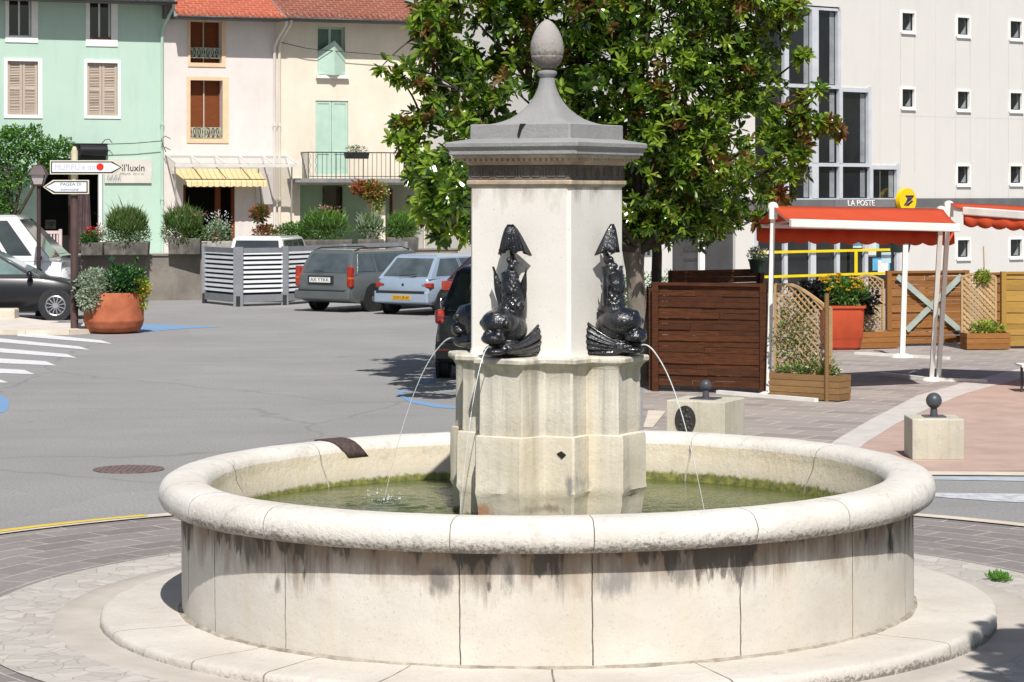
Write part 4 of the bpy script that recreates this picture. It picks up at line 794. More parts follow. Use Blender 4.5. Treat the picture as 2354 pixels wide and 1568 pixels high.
# ================================================================== CARS
TYRE = BLACKM; RIMM = M('steel_rim', (.45, .45, .47), (.25, .25, .26), 12, .35, metal=.7); CGL = M('car_glass', (.02, .028, .03), (.05, .06, .062), 1.2, .05, spec=.9); CGL2 = M('tinted_car_glass', (.05, .065, .07), (.10, .12, .13), 1.5, .08, spec=.9)
REDL = M('red_lamp', (.30, .018, .012), (.42, .05, .03), 9, .12, spec=.8); ORL = M('orange_lamp', (.42, .12, .02), (.5, .18, .03), 9, .15); PLW = M('white_plate', '#e2e2de', '#d8d8d2', 6, .5); PLY = M('yellow_plate', '#d9a51e', '#c8951a', 6, .5); TRIM = M('black_trim', (.018, .018, .02), (.03, .03, .03), 9, .55)
def car(name, label, cat, pos, head, L, W, H, pt, belt=.86, hood=.74, xb=.12, xr=.42, xf=2.3, xw=3.0, wheels=(.72, 3.1), wr=.30, rear='hatch', group='parked cars', hw_top=.74, clear=.2, rim='steel', splits=(.33, .66), bumper=None, glass=CGL, hoodz=None, front=False):
    c = thing(name, label, cat, (pos[0], pos[1], 0), -radians(head), group); hw = W / 2; mb = MB(); rings = []
    st = [(0, .80, .42, belt - .10), (.03, .90, .34, belt - .03), (.12, .965, clear + .06, belt), (.5, 1, clear, belt + .005), (wheels[0], 1, clear, belt + .01), ((wheels[0] + wheels[1]) / 2, 1, clear, belt), (xw - .1, .985, clear, belt - .01), (xw + .25, .97, clear, hood + .04), (L - .35, .93, clear + .04, hood - .03), (L - .10, .84, clear + .1, hood - .12), (L, .68, .36, hood - .26)]
    for x, s_, zb, zt_ in st:
        h = hw * s_; zm = zb + (zt_ - zb) * .55; half = [(h * .88, zb), (h * .97, zb + .07), (h, zb + (zt_ - zb) * .3), (h * 1.0, zm), (h * .97, zt_ - .07), (h * .90, zt_), (h * .5, zt_ + .018)]
        rings.append([(a, x, z) for a, z in half] + [(-a, x, z) for a, z in half[::-1]])
    mb.loft(rings[::-1]); 
    B = [(-hw * .93, xb), (hw * .93, xb), (hw * .93, xw), (-hw * .93, xw)]; Tt = [(-hw * hw_top, xr), (hw * hw_top, xr), (hw * hw_top, xf), (-hw * hw_top, xf)]
    mid = lambda q, z: [((B[i][0] * (1 - q) + Tt[i][0] * q) * 1.01, B[i][1] * (1 - q) + Tt[i][1] * q, z) for i in range(4)]
    zb = belt - .03; zr = H - .055
    r0 = [(x, y, zb) for x, y in B]; r1 = [(x, y, zr) for x, y in Tt]; r2 = [(x * .86, xr + .10 if y == xr else xf - .14, H) for x, y in Tt]
    mb.loft([r0, r1, r2]); bo = obj('body', mb, pt, c, 40, bevel=.035, seg=3)
    def panel(f, i0, i1, q0, q1, nm, m, off=.012, bow=1, lab=None):       # f: face index of the greenhouse, (i,q) window in it
        a, b = Vector(r0[f]), Vector(r0[(f + 1) % 4]); d, e = Vector(r1[f]), Vector(r1[(f + 1) % 4]); n = (b - a).cross(d - a).normalized()
        g_ = lambda i, q: (a * (1 - i) + b * i) * (1 - q) + (d * (1 - i) + e * i) * q + n * off
        I0 = i0 if isinstance(i0, tuple) else (i0, i0); I1 = i1 if isinstance(i1, tuple) else (i1, i1)
        v = [g_(I0[0], q0), g_(I1[0], q0), g_(I1[1], q1), g_(I0[1], q1)]; v2 = [p_ - n * .02 for p_ in v]
        m_ = MB().add([*v, *v2], [(0, 1, 2, 3), (7, 6, 5, 4), (0, 4, 5, 1), (1, 5, 6, 2), (2, 6, 7, 3), (3, 7, 4, 0)]); return obj(nm, m_, m, c, bevel=.006, label=lab)
    panel(0, .07, .93, .10, .93, 'rear_window', glass); panel(2, .06, .94, .08, .95, 'windscreen', glass)
    for f in (1, 3):
        ss = [0.06 if rear != 'van' else .5, *splits, .94]
        for i in range(len(ss) - 1):
            a, b = ss[i] + .012, ss[i + 1] - .012
            if f == 3: a, b = 1 - b, 1 - a
            panel(f, a, b, .14, .93, 'side_window', glass)
    for s_ in (-1, 1):
        for x in wheels:
            mb = MB(); cx = s_ * (hw - .10); e = s_ * (hw - .012)
            mb.tube([(s_ * (hw - .05), x, wr + .02), (s_ * (hw + .004), x, wr + .02)], wr + .055, 28); obj('wheel_arch', mb, TRIM, c, 40)
            prof_ = [(cx - .09, wr * .72), (cx - .09, wr * .95), (cx - .06, wr), (cx + .07, wr), (cx + .10, wr * .94), (cx + .105, wr * .70), (cx + .09, wr * .66), (cx + .09, .01), (cx - .09, .01)]
            rg = [[(cx + (a - cx) * s_, x + b * sin(t_), wr + b * cos(t_)) for t_ in [2 * pi * q / 26 for q in range(26)]] for a, b in prof_]; mb = MB().loft(rg); wh = obj('wheel', mb, TYRE, c, 40)
            mb = MB(); xo = cx + s_ * .112; 
            if rim == 'steel': mb.tube([(cx, x, wr), (xo - s_ * .02, x, wr)], wr * .62, 24); mb.tube([(xo - s_ * .03, x, wr), (xo, x, wr)], wr * .25, 16)
            else:
                for q in range(rim): a = 2 * pi * q / rim + .3; mb.beam((xo - s_ * .01, x, wr), (xo - s_ * .008, x + wr * .64 * sin(a), wr + wr * .64 * cos(a)), wr * (.30 if rim < 6 else .12), .02)
                mb.tube([(xo - s_ * .03, x, wr), (xo, x, wr)], wr * .2, 16)
                mb.lathe([(wr * .60, 0), (wr * .66, .01), (wr * .70, 0)], 24) if False else None
                mb.tube([(xo - s_ * .012, x + wr * .66 * sin(t_), wr + wr * .66 * cos(t_)) for t_ in [2 * pi * q / 24 for q in range(25)]], .018, 6)
            obj('rim', mb, RIMM if rim == 'steel' else CHROME, wh, 40)
        m_ = MB().ell((s_ * (hw + .10), xw - .25, belt + .06), (.10, .07, .075), 10, 8); obj('wing_mirror', m_, bumper or pt, c, 60)
        obj('door_line', MB().box(s_ * hw * .985 - .004, s_ * hw * .985 + .004 + (s_ > 0) * .012 - (s_ < 0) * .012, xb + (xw - xb) * .42, xb + (xw - xb) * .42 + .012, clear + .12, belt - .06), TRIM, c)
    if bumper: mb = MB().box(-hw * .90, hw * .90, -.05, .03, .30, .50); obj('rear_bumper', mb, bumper, c, bevel=.03)
    return c
def on(c, nm, x0, x1, z0, z1, m, y0=-.06, y1=.02, mirror=False, bev=.01, parent=None, lab=None):
    for s_ in ((1, -1) if mirror else (1,)):
        a, b = sorted((s_ * x0, s_ * x1)); o = obj(nm, MB().box(a, b, y0, y1, z0, z1), m, parent or c, bevel=bev, label=lab)
    return o
PTG = paint('grey_green_paint', (.14, .155, .155)); PTS = paint('silver_blue_paint', (.38, .47, .58)); PTK = paint('black_paint', (.005, .0055, .008), metal=0., coat=.25); PTW = paint('white_car_paint', (.80, .81, .82), metal=0.); PTR = paint('dark_red_paint', (.07, .018, .02)); PTB = paint('green_black_paint', (.005, .008, .006), metal=0., coat=.5); PTD = paint('dark_grey_paint', (.07, .075, .078))
q = G(727, 716); wg = car('estate_car', 'grey estate car with tall red tail lamps parked at the slatted fence', 'car', (q.x + .18, q.y - .35), 34, 4.3, 1.70, 1.46, PTG, belt=.90, hood=.80, xb=.06, xr=.34, xf=2.75, xw=3.5, wheels=(.85, 3.5), splits=(.30, .62), glass=CGL2)
on(wg, 'tail_light', .70, .838, .60, 1.08, REDL, y0=-.0, y1=.14, mirror=True, bev=.025); on(wg, 'indicator_lamp', .73, .840, .78, .83, ORL, y0=-.004, y1=.12, mirror=True); pl_ = on(wg, 'plate_recess', -.44, .32, .66, .86, TRIM, y0=-.025)
pp = on(wg, 'number_plate', -.38, .24, .70, .82, PLW, y0=-.035, bev=0); text('plate_lettering', 'AX YYKK', .12, INK, pp, (-.07, -.037, .76), sx=1.1, ext=.001)
on(wg, 'rear_bumper', -.82, .82, .30, .52, PTG, y0=-.07, bev=.04); on(wg, 'bumper_strip', -.7, .7, .50, .525, TRIM, y0=-.075); o = on(wg, 'rear_wiper', -.28, .02, .955, .975, TRIM, y0=.0, y1=.03)
mb = MB(); [mb.tube([(s_ * .60, .45, 1.44), (s_ * .60, .7, 1.50), (s_ * .60, 2.3, 1.50), (s_ * .60, 2.6, 1.44)], .016, 6) for s_ in (1,)]; obj('roof_rail', mb, TRIM, wg, 40); mb = MB(); mb.tube([(-.60, .45, 1.44), (-.60, .7, 1.50), (-.60, 2.3, 1.50), (-.60, 2.6, 1.44)], .016, 6); obj('roof_rail', mb, TRIM, wg, 40)
q = G(912, 723); sv = car('hatchback', 'pale silver-blue small hatchback with a yellow rear plate', 'car', (q.x + .15, q.y - .35), 33, 3.6, 1.58, 1.38, PTS, belt=.86, hood=.76, xb=.05, xr=.55, xf=2.1, xw=2.9, wheels=(.55, 2.85), wr=.28, splits=(.48, .52), rim=7, glass=CGL2)
on(sv, 'tail_light', .50, .782, .63, .75, REDL, y0=-.0, y1=.16, mirror=True, bev=.03); on(sv, 'rear_bumper', -.76, .76, .28, .56, PTS, y0=-.09, bev=.04); on(sv, 'bumper_strip', -.7, .66, .50, .56, TRIM, y0=-.097)
pp = on(sv, 'number_plate', -.24, .28, .36, .46, PLY, y0=-.10, bev=0); text('plate_lettering', 'GON JB 60', .085, INK, pp, (.02, -.102, .41), sx=1.1, ext=.001); on(sv, 'rear_badge', -.03, .03, .67, .73, TRIM, y0=-.01); obj('rear_wiper', MB().beam((-.1, -.0, .90), (.35, .06, .95), .02, .02), TRIM, sv)
q = G(1075, 735); rd = car('dark_hatchback', 'dark red hatchback parked to the right of the silver-blue hatchback', 'car', (q.x + .1, q.y - .5), 33, 3.7, 1.62, 1.42, PTR, belt=.90, hood=.78, xb=.1, xr=.75, xf=2.2, xw=2.95, wheels=(.6, 2.9), splits=(.48, .52))
on(rd, 'tail_light', .50, .80, .66, .86, REDL, y0=-.02, y1=.2, mirror=True); on(rd, 'rear_bumper', -.78, .78, .28, .60, TRIM, y0=-.09, bev=.04)
q = G(1128, 876); mp = car('people_carrier', 'black people carrier with red tail lamps parked right behind the fountain column', 'car', (q.x - .0, q.y + .1), 4, 4.0, 1.72, 1.68, PTB, belt=1.0, hood=.95, xb=.06, xr=.50, xf=2.5, xw=3.4, wheels=(.6, 3.2), wr=.32, splits=(.33, .66), hw_top=.66)
on(mp, 'tail_light', .70, .852, .84, 1.06, REDL, y0=.0, y1=.20, mirror=True, bev=.05); on(mp, 'rear_bumper', -.84, .84, .28, .58, PTB, y0=-.08, bev=.05); on(mp, 'reflector', .62, .8, .44, .48, REDL, y0=-.09, mirror=True)
mb = MB().box(-.5, .5, -.02, .03, .885, .90); obj('chrome_strip', mb, CHROME, mp)
q = G(-10, 736); bk = car('small_black_car', 'small black rounded car parked nose towards the sign post', 'car', (P(-215, 0, 54.3).x, 54.6), 86, 3.9, 1.62, 1.52, PTK, belt=.96, hood=.86, xb=.1, xr=.5, xf=2.0, xw=3.0, wheels=(.6, 3.3), wr=.32, rim=12, splits=(.45, .5), glass=M('green_car_glass', (.10, .16, .15), (.22, .30, .29), 1.2, .05, spec=.9))
obj('headlight', MB().ell((.62, 3.72, .78), (.09, .12, .10)), CHROME, bk, 50); obj('headlight', MB().ell((-.62, 3.72, .78), (.09, .12, .10)), CHROME, bk, 50); obj('door_handle', MB().box(.80, .83, 1.62, 1.80, .80, .825), CHROME, bk)
tt = obj('door_decal', MB().box(.808, .812, 1.2, 1.7, .64, .655), M('pale_decal', '#b9c6d8', None, 3, .5), bk)
x1 = P(158, 0, 58).x; vn = car('white_van', 'white delivery van parked behind the small black car', 'van', (x1 - 5.2, 58.2), 88, 5.2, 1.9, 2.28, PTW, belt=1.22, hood=1.12, xb=.05, xr=.12, xf=4.05, xw=4.85, wheels=(1.0, 4.3), wr=.34, rear='van', splits=(.80,), hw_top=.84, bumper=TRIM)
x2 = P(176, 0, 60.8).x; vg = car('grey_van', 'dark grey van with a long sloping windscreen behind the white van', 'van', (x2 - 4.8, 60.9), 88, 4.8, 1.85, 2.2, PTD, belt=1.25, hood=1.15, xb=.05, xr=.12, xf=3.55, xw=4.5, wheels=(1.0, 4.0), wr=.33, rear='van', splits=(.7,), hw_top=.8, glass=M('grey_car_glass', (.09, .10, .10), (.18, .19, .19), 1.2, .07, spec=.9))
x3 = P(590, 0, 63).x; vw = car('white_small_van', 'white small van whose roof shows above the slatted bin enclosure', 'van', (x3, 62.6), 8, 3.6, 1.6, 1.68, PTW, belt=1.05, hood=1.0, xb=.05, xr=.25, xf=2.6, xw=3.2, wheels=(.7, 2.9), splits=(.45, .7), hw_top=.8)
# ================================================================== SIGN POST, POTS, PLANTERS, LANTERN
q = G(171, 765); sp_ = thing('direction_sign_post', 'brown and cream post carrying two white arrow-shaped direction signs', 'sign post', (q.x, q.y, .0)); k = q.y / F; zz = lambda v: HC + (HZ - v) * k
BRP = M('brown_post_paint', '#5a4643', '#4c3a38', 3, .5); CRP = M('cream_post_paint', '#cfc7ab', '#c2b99a', 4, .6)
obj('lower_post', MB().tube([(0, 0, 0), (0, 0, zz(449))], .078, 20), BRP, sp_, 50); obj('upper_post', MB().tube([(0, 0, zz(449)), (0, 0, zz(346))], .070, 20), CRP, sp_, 50); obj('post_cap', MB().ell((0, 0, zz(346)), (.055, .055, .085)), CRP, sp_, 60)
SGW = M('sign_white', '#dcdfe8', '#d2d5de', 3, .4); SGB = M('sign_black', (.012, .012, .014), (.02, .02, .02), 3, .4)
def arrow(x0, x1, z0, z1, right, y=-.12):
    def pts(i):
        a, b, c_, d = x0 + i, x1 - i, z0 + i, z1 - i; m = (c_ + d) / 2; t_ = .20
        return [(a, c_), (b - t_, c_), (b - i * .3, m), (b - t_, d), (a, d)] if right else [(a + t_, c_), (b, c_), (b, d), (a + t_, d), (a + i * .3, m)]
    T = Matrix.Translation((0, y, 0)) @ Matrix.Rotation(pi / 2, 4, 'X'); pan = obj('sign_panel', MB().prism(pts(0), -.03, .03, 0, T), M('cream_edge', '#ddd7c2', '#d3ccb5', 3, .5), sp_)
    obj('sign_border', MB().prism(pts(.022), .03, .034, 0, T), SGB, pan); obj('sign_face', MB().prism(pts(.045), .034, .038, 0, T), SGW, pan); return pan
xx = lambda u: (u - 171) * k
pa = arrow(xx(118), xx(286), zz(401), zz(369), True); pa['label'] = 'long white sign pointing right with pale lettering and a red dot'
text('sign_lettering', 'MUPIPU e on', .155, M('pale_ink', '#b3aeb0', '#bdb8ba', 3, .6), pa, (xx(175), -.159, zz(385)), sx=.95, ext=.001)
obj('red_dot', MB().tube([(xx(233), -.158, zz(384)), (xx(233), -.162, zz(384))], .072, 20), M('sign_red', '#e0301c', None, 3, .4), pa)
pb = arrow(xx(102), xx(207), zz(446), zz(414), False); pb['label'] = 'shorter white sign pointing left with two lines of grey lettering'
text('sign_lettering', 'PAGEA DI', .085, M('grey_sign_ink', '#4c4c52', '#55555c', 3, .6), pb, (xx(166), -.159, zz(424)), sx=1.15, ext=.001); text('sign_lettering', 'commune', .075, M('grey_sign_ink', '#4c4c52', '#55555c', 3, .6), pb, (xx(163), -.159, zz(436)), sx=1.2, ext=.001)
# terracotta pot and its plants
q = G(258, 769); TC = M('terracotta', '#b5694a', '#9d5638', 3.5, .8, .3, dirt=.35); pt_ = thing('terracotta_pot', 'big round terracotta pot overflowing with plants at the foot of the sign post', 'flower pot', (q.x - .06, q.y + .55, .02))
obj('pot', MB().lathe([(.01, 0), (.44, 0), (.53, .05), (.575, .13), (.59, .20), (.602, .22), (.602, .26), (.595, .28), (.60, .5), (.60, .76), (.585, .80), (.56, .80), (.54, .72), (.3, .70), (.01, .70)][::1], 48), TC, pt_, 35)
SILV = leafmat('silver_leaf', '#8a9a80', '#b4bfa8', .6); GRF = leafmat('mid_leaf', '#356428', '#52803a'); DK = leafmat('black_leaf', '#1a1a1a', '#2c2a2c'); DKG = leafmat('deep_leaf', '#1f4a28', '#33613a')
mb = MB(); cloud(mb, (-.30, -.2, .90), (.46, .44, .38), 2300, .075, .05, (0,), .3); cloud(mb, (-.36, -.42, .68), (.30, .24, .26), 1100, .07, .045, (0,), -.3); obj('silver_foliage', mb, [SILV], pt_)
mb = MB(); cloud(mb, (.22, -.1, .98), (.46, .44, .32), 1900, .11, .05, (0, 1), .4)
for i in range(14): a = R() * 6.28; leafp = Vector((.1 + .3 * cos(a), .2 * sin(a), 1.05)); d = Vector((cos(a) * .5, sin(a) * .4, 1)); 
for (x, z) in ((-.02, 1.50), (.5, 1.47), (.15, 1.3), (.62, 1.25), (.3, 1.25)):
    for i in range(60): t_ = R(); p_ = Vector((x * .5 + x * .5 * t_, -.05, .95 + (z - .95) * t_)); leaf(mb, p_, Vector((R() - .5, R() - .5, .35)), .13 * (1.1 - .4 * t_), .05, random.choice((0, 1)))
obj('green_foliage', mb, [GRF, DKG], pt_); mb = MB(); cloud(mb, (.58, -.12, .88), (.16, .22, .24), 480, .08, .045, (0, 0, 1), .2); cloud(mb, (.6, -.1, .62), (.10, .12, .18), 120, .08, .03, (0,), -.6); obj('yellow_foliage', mb, [LIME, YEL], pt_)
mb = MB(); cloud(mb, (-.62, -.05, .78), (.13, .2, .34), 420, .12, .07, (0,), -.2); obj('dark_foliage', mb, [DK], pt_)
# lantern
q = P(89, 0, 61.9); ln = thing('street_lantern', 'old-style brown street lantern on a slim post in front of the mint green house', 'street lamp', (P(89, 0, 55.9).x, 55.9, 0)); k = 55.9 / F; zz = lambda v: HC + (HZ - v) * k
LB = M('lantern_brown', '#4a3a38', '#3c2f2e', 3, .5); obj('post', MB().tube([(0, 0, 0), (0, 0, .4), (0, 0, .42), (0, 0, zz(428))], [.08, .08, .052, .045], 12), LB, ln, 40); hd = obj('lantern_head', MB().loft([sq(.10, zz(428)), sq(.105, zz(427)), sq(.105, zz(424)), sq(.10, zz(423))]), LB, ln)
obj('lamp_glass', MB().loft([sq(.10, zz(424)), sq(.17, zz(402))]), M('frosted_glass', '#c7bdbb', '#b5aaa8', 3, .3), hd); obj('lantern_roof', MB().loft([sq(.21, zz(402)), sq(.20, zz(400)), sq(.15, zz(390)), sq(.10, zz(381)), sq(.03, zz(378)), sq(.02, zz(372))]), LB, hd)
mb = MB(); [mb.beam((sx * .10, sy * .10, zz(424)), (sx * .17, sy * .17, zz(402)), .018, .018) for sx in (-1, 1) for sy in (-1, 1)]; obj('glazing_bar', mb, LB, hd)
# pale pink railing by the shop
o0 = P(75, 0, 63.5); rl = thing('pink_railing', 'low pale pink railing on the terrace before the shop entrance', 'railing', (o0.x, 63.5, 1.12)); w_ = 64 * 63.5 / F; mb = MB(); mb.box(0, w_, -.03, .03, .62, .70); mb.box(0, w_, -.03, .03, .08, .14); [mb.box(w_ * i / 9 - .02, w_ * i / 9 + .02, -.02, .02, .14, .62) for i in range(1, 9)]
obj('rails', mb, M('pink_paint', '#dcc9c6', '#cfbab8', 3, .6), rl); [obj('post', MB().box(x - .04, x + .04, -.04, .04, 0, .74), MATS['pink_paint'], rl) for x in (0, w_)]
# planters along the wall
PLG = M('weathered_concrete', '#77726c', '#4f4b47', 4, .95, .6, dirt=.5); PLL = M('pale_concrete_box', '#b5b1aa', '#9b9790', 4, .9, .5)
def planter(lab, u0, u1, Y, h, mat, plants, z=1.2, d=.5, name='stone_planter', cat='planter', group='flower planters on the terrace wall'):
    a, b = P(u0, 0, Y), P(u1, 0, Y); w2 = (b.x - a.x) / 2; t_ = thing(name, lab, cat, ((a.x + b.x) / 2, Y, z), 0.05, group)
    obj('box', MB().loft([[(-w2 * .96, -d / 2 * .92, 0), (w2 * .96, -d / 2 * .92, 0), (w2 * .96, d / 2, 0), (-w2 * .96, d / 2, 0)], [(-w2, -d / 2, h), (w2, -d / 2, h), (w2, d / 2, h), (-w2, d / 2, h)]]), mat, t_, bevel=.02)
    for kind, cx, cz, rx, rz, n, L, mats in plants:
        mb = MB(); c = Vector((cx, 0, h + cz))
        if kind == 'g':
            for _ in range(n):
                a_ = R() * 6.28; r_ = sqrt(R()); p_ = Vector((cx + rx * .75 * r_ * cos(a_), .3 * r_ * sin(a_), h + cz + rz * ((R() * 1.0 - .1) * sqrt(1 - .85 * r_ * r_) - .1))); tl_ = 1.8 if R() < .08 else 1; dr_ = Vector(((p_.x - cx) / rx * .7 + random.gauss(0, .4), random.gauss(0, .45), 1)); leaf(mb, p_, dr_, tl_ * L * (.35 + .7 * R()), .026, random.randrange(len(mats)), .1)
            cloud(mb, c - Vector((0, 0, rz * .35)), (rx * 1.02, .34, rz * .75), n, .08, .035, tuple(range(len(mats))), .5)
        else: cloud(mb, c, (rx, .34, rz), n, L, L * .5, tuple(range(len(mats))), .3)
        obj({'g': 'grass_clump', 'b': 'foliage', 'f': 'flowers'}[kind], mb, mats, t_)
    return t_
OLV = leafmat('olive_grass', '#56692f', '#84905a', .6); OL2 = leafmat('bright_grass', '#3e6425', '#5f8438', .6); DRY = leafmat('dry_stem', '#96705a', '#b5907a', .7)
planter('planter with red geraniums at the left end beside the sign post', 188, 238, 62.9, .33, PLG, [('b', -.05, .1, .28, .16, 500, .1, [GRF, OL2]), ('f', -.02, .3, .2, .1, 60, .09, [RED]), ('b', .2, .25, .14, .25, 200, .06, [DRY, SILV])])
planter('dark planter with a tall clump of olive grass in front of the mint green wall', 240, 343, 63.2, .34, PLG, [('g', 0, .35, .60, .55, 2300, .3, [OLV, OL2])])
planter('dark planter with a bright green clump left of the glass canopy shop door', 388, 462, 63.9, .42, PLG, [('g', -.05, .30, .58, .52, 2100, .28, [OL2, OL2, OLV]), ('f', .1, .62, .45, .12, 70, .1, [DRY])])
planter('pale planter with white flowering stems before the brown shop door', 463, 535, 65.0, .32, PLL, [('b', .02, .22, .38, .35, 900, .08, [SILV, GRF]), ('f', .05, .50, .42, .32, 150, .055, [WHP]), ('f', -.05, .12, .05, .06, 20, .08, [RED])])
planter('planter with red flowers and a rust-brown shrub under the canopy', 570, 640, 68.2, .25, PLL, [('b', .1, .25, .40, .20, 500, .1, [GRF, RUST]), ('f', .05, .3, .42, .1, 110, .08, [RED]), ('b', -.1, .78, .26, .22, 420, .12, [RUST, GL2]), ('b', -.1, .5, .05, .3, 60, .1, [DRY])])
planter('long planter with a loose green bush beside the slatted enclosure', 645, 810, 68.1, .3, PLG, [('g', .25, .42, .75, .42, 1900, .22, [GL1, OL2]), ('b', -.62, .22, .5, .26, 1100, .09, [GL1, GRF]), ('f', .35, .85, .3, .1, 40, .1, [DRY])])
planter('planter with a rounded grey-green bush under the balcony', 822, 882, 68.6, .3, PLG, [('g', 0, .38, .42, .34, 1100, .2, [OL2, SILV])])
planter('planter with a leafy green bush under the right end of the balcony', 888, 962, 68.9, .35, PLG, [('g', 0, .34, .5, .40, 1700, .2, [OL2, GL1])])
hb = thing('hanging_basket', 'rust and green hanging basket trailing from the balcony edge', 'hanging basket', P(860, 440, 69.8)); obj('basket', MB().ell((0, 0, -.05), (.2, .2, .14)), BROWNW, hb, 60); mb = MB(); cloud(mb, (0, 0, 0), (.42, .35, .30), 700, .11, .06, (0, 1, 2), 0); cloud(mb, (-.35, 0, .1), (.3, .25, .2), 260, .12, .07, (0,), 0); cloud(mb, (.1, 0, -.35), (.22, .2, .25), 250, .09, .05, (1, 2), -.4); obj('foliage', mb, [RUST, LIME, GL2], hb)
obj('hanging_chain', MB().tube([(0, 0, 0), (0, 0, .35)], .01, 5), IRON, hb)
# crates near the doorway
for i, (u, lab) in enumerate(((643, 'small pale wooden crate left of its twin below the canopy end'), (659, 'small cream crate right of its twin below the canopy end'))):
    cr_ = obj('wooden_crate', MB().box(-.09, .09, -.1, .1, 0, .13).box(-.09, .09, -.1, .1, .14, .27).box(-.09, .09, -.1, .1, .28, .38).box(-.07, .07, -.08, .08, 0, .37), M('crate_wood', '#cdb98f', '#baa478', 5, .8)); cr_.location = P(u, 542, 68.6); cr_.location.z = 1.12; tag(cr_, lab, 'crate', 'crates on the terrace')
# ================================================================== slatted enclosure
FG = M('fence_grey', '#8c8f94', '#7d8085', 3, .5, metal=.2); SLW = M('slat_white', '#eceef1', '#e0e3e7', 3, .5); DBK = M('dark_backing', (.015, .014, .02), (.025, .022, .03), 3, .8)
en = thing('slatted_bin_enclosure', 'grey framed enclosure of pale horizontal slats around the bins', 'fence', G(548, 705))
def slats(A, B, ztA, ztB, hz=1.42):
    A, B = Vector((A.x, A.y, 0)) - en.location, Vector((B.x, B.y, 0)) - en.location; A.z = B.z = 0; L = (B - A).length; d = (B - A) / L; T = Matrix.Translation(A) @ Matrix.Rotation(atan2(d.y, d.x), 4, 'Z'); ps = []
    obj('top_rail', MB().box(.05, L - .05, -.03, .03, ztA - .12, ztA, 0, T), FG, en); obj('bottom_rail', MB().box(.05, L - .05, -.03, .03, .10, .28, 0, T), FG, en)
    mb = MB(); n = 9; [mb.box(.06, L - .06, -.025, .0, .34 + i * .117, .34 + i * .117 + .066, 0, T) for i in range(n)]; obj('slats', mb, SLW, en)
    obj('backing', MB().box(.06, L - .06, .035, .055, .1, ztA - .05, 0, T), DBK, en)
def epost(p_, zt_, w_=.09): obj('post', MB().box(p_.x - en.location.x - w_, p_.x - en.location.x + w_, p_.y - en.location.y - .07, p_.y - en.location.y + .05, .0, zt_), FG, en); obj('post_foot', MB().box(p_.x - en.location.x - .05, p_.x - en.location.x + .05, p_.y - en.location.y - .078, p_.y - en.location.y - .0705, 0, .26), TRIM, en)
e0, e1 = G(470, 697), G(548, 705); pts_ = [(655, 701.5), (790, 691), (930, 680)]; es = [G(u, v) for u, v in pts_]
slats(e0, e1, 1.44, 1.44); slats(e1, es[0], 1.44, 1.44); slats(es[0], es[1], 1.46, 1.46); slats(es[1], es[2], 1.46, 1.46)
for p_, w_ in ((e0, .06), (e1, .12), (es[0], .09), (es[1], .08), (es[2], .08)): epost(p_, 1.47, w_)
# ================================================================== TERRACE FURNITURE ON THE RIGHT
WD = wood('dark_stained_wood', '#6b3c1c', '#331a0c', .5); WO = wood('orange_wood', '#a3713f', '#8a5a2c', .25); WY = wood('yellow_wood', '#b58f48', '#a27f3c', .15); WL = wood('lattice_wood', '#c9ab80', '#b4966b', .15); WP = wood('box_wood', '#9c7a52', '#866642', .25)
AW = M('awning_white', '#e9e7e1', '#dcd9d2', 4, .5, dirt=.25)
def plank_fence(nm, lab, A, B, z0, z1, mat, n=17, group=None, parent=None, gap=.0015, brace=False, post=True):
    A, B = Vector(A), Vector(B); d = B - A; L = d.length; a = atan2(d.y, d.x); t_ = thing(nm, lab, 'fence', (A.x, A.y, 0), a, group); mb = MB(); h = (z1 - z0 - .06) / n
    rnd = random.Random(int(A.x * 100))
    for i in range(n):
        cuts = [0.05, L * (.33 + .3 * rnd.random()), L - .05]
        for k in range(2):
            y = rnd.random() * .018 + (.016 if i % 2 else 0); zz_ = z0 + .03 + i * h
            T = Matrix.Translation((0, 0, 0)) @ Matrix.Rotation(rnd.uniform(-.004, .004), 4, 'Y'); mb.box(cuts[k], cuts[k + 1] - .004, y, y + .015, zz_ + gap * rnd.random(), zz_ + h - gap, 0, T)
    obj('boards', mb, mat, t_)
    if post: [obj('post', MB().box(x - .045, x + .045, -.02, .075, max(0, z0 - .1), z1), mat, t_) for x in (.02, L - .02)]
    obj('top_rail', MB().box(.065, L - .065, -.018, .06, z1 - .045, z1 - .003), mat, t_); obj('back_batten', MB().box(L / 2 - .03, L / 2 + .03, .05, .07, z0 + .02, z1 - .05), mat, t_)
    if brace: mb = MB(); mb.beam((.16, -.045, z1 - .1), (L - .12, -.045, z0 + .22), .028, .10); o_ = obj('diagonal_brace', mb, M('grey_green_batten', '#a9b4ac', '#96a29a', 5, .7), t_); mb = MB(); mb.beam((L - .14, -.030, z1 - .1), (.35, -.030, z0 + .28), .028, .10); obj('diagonal_brace', mb, MATS['grey_green_batten'], t_)
    return t_
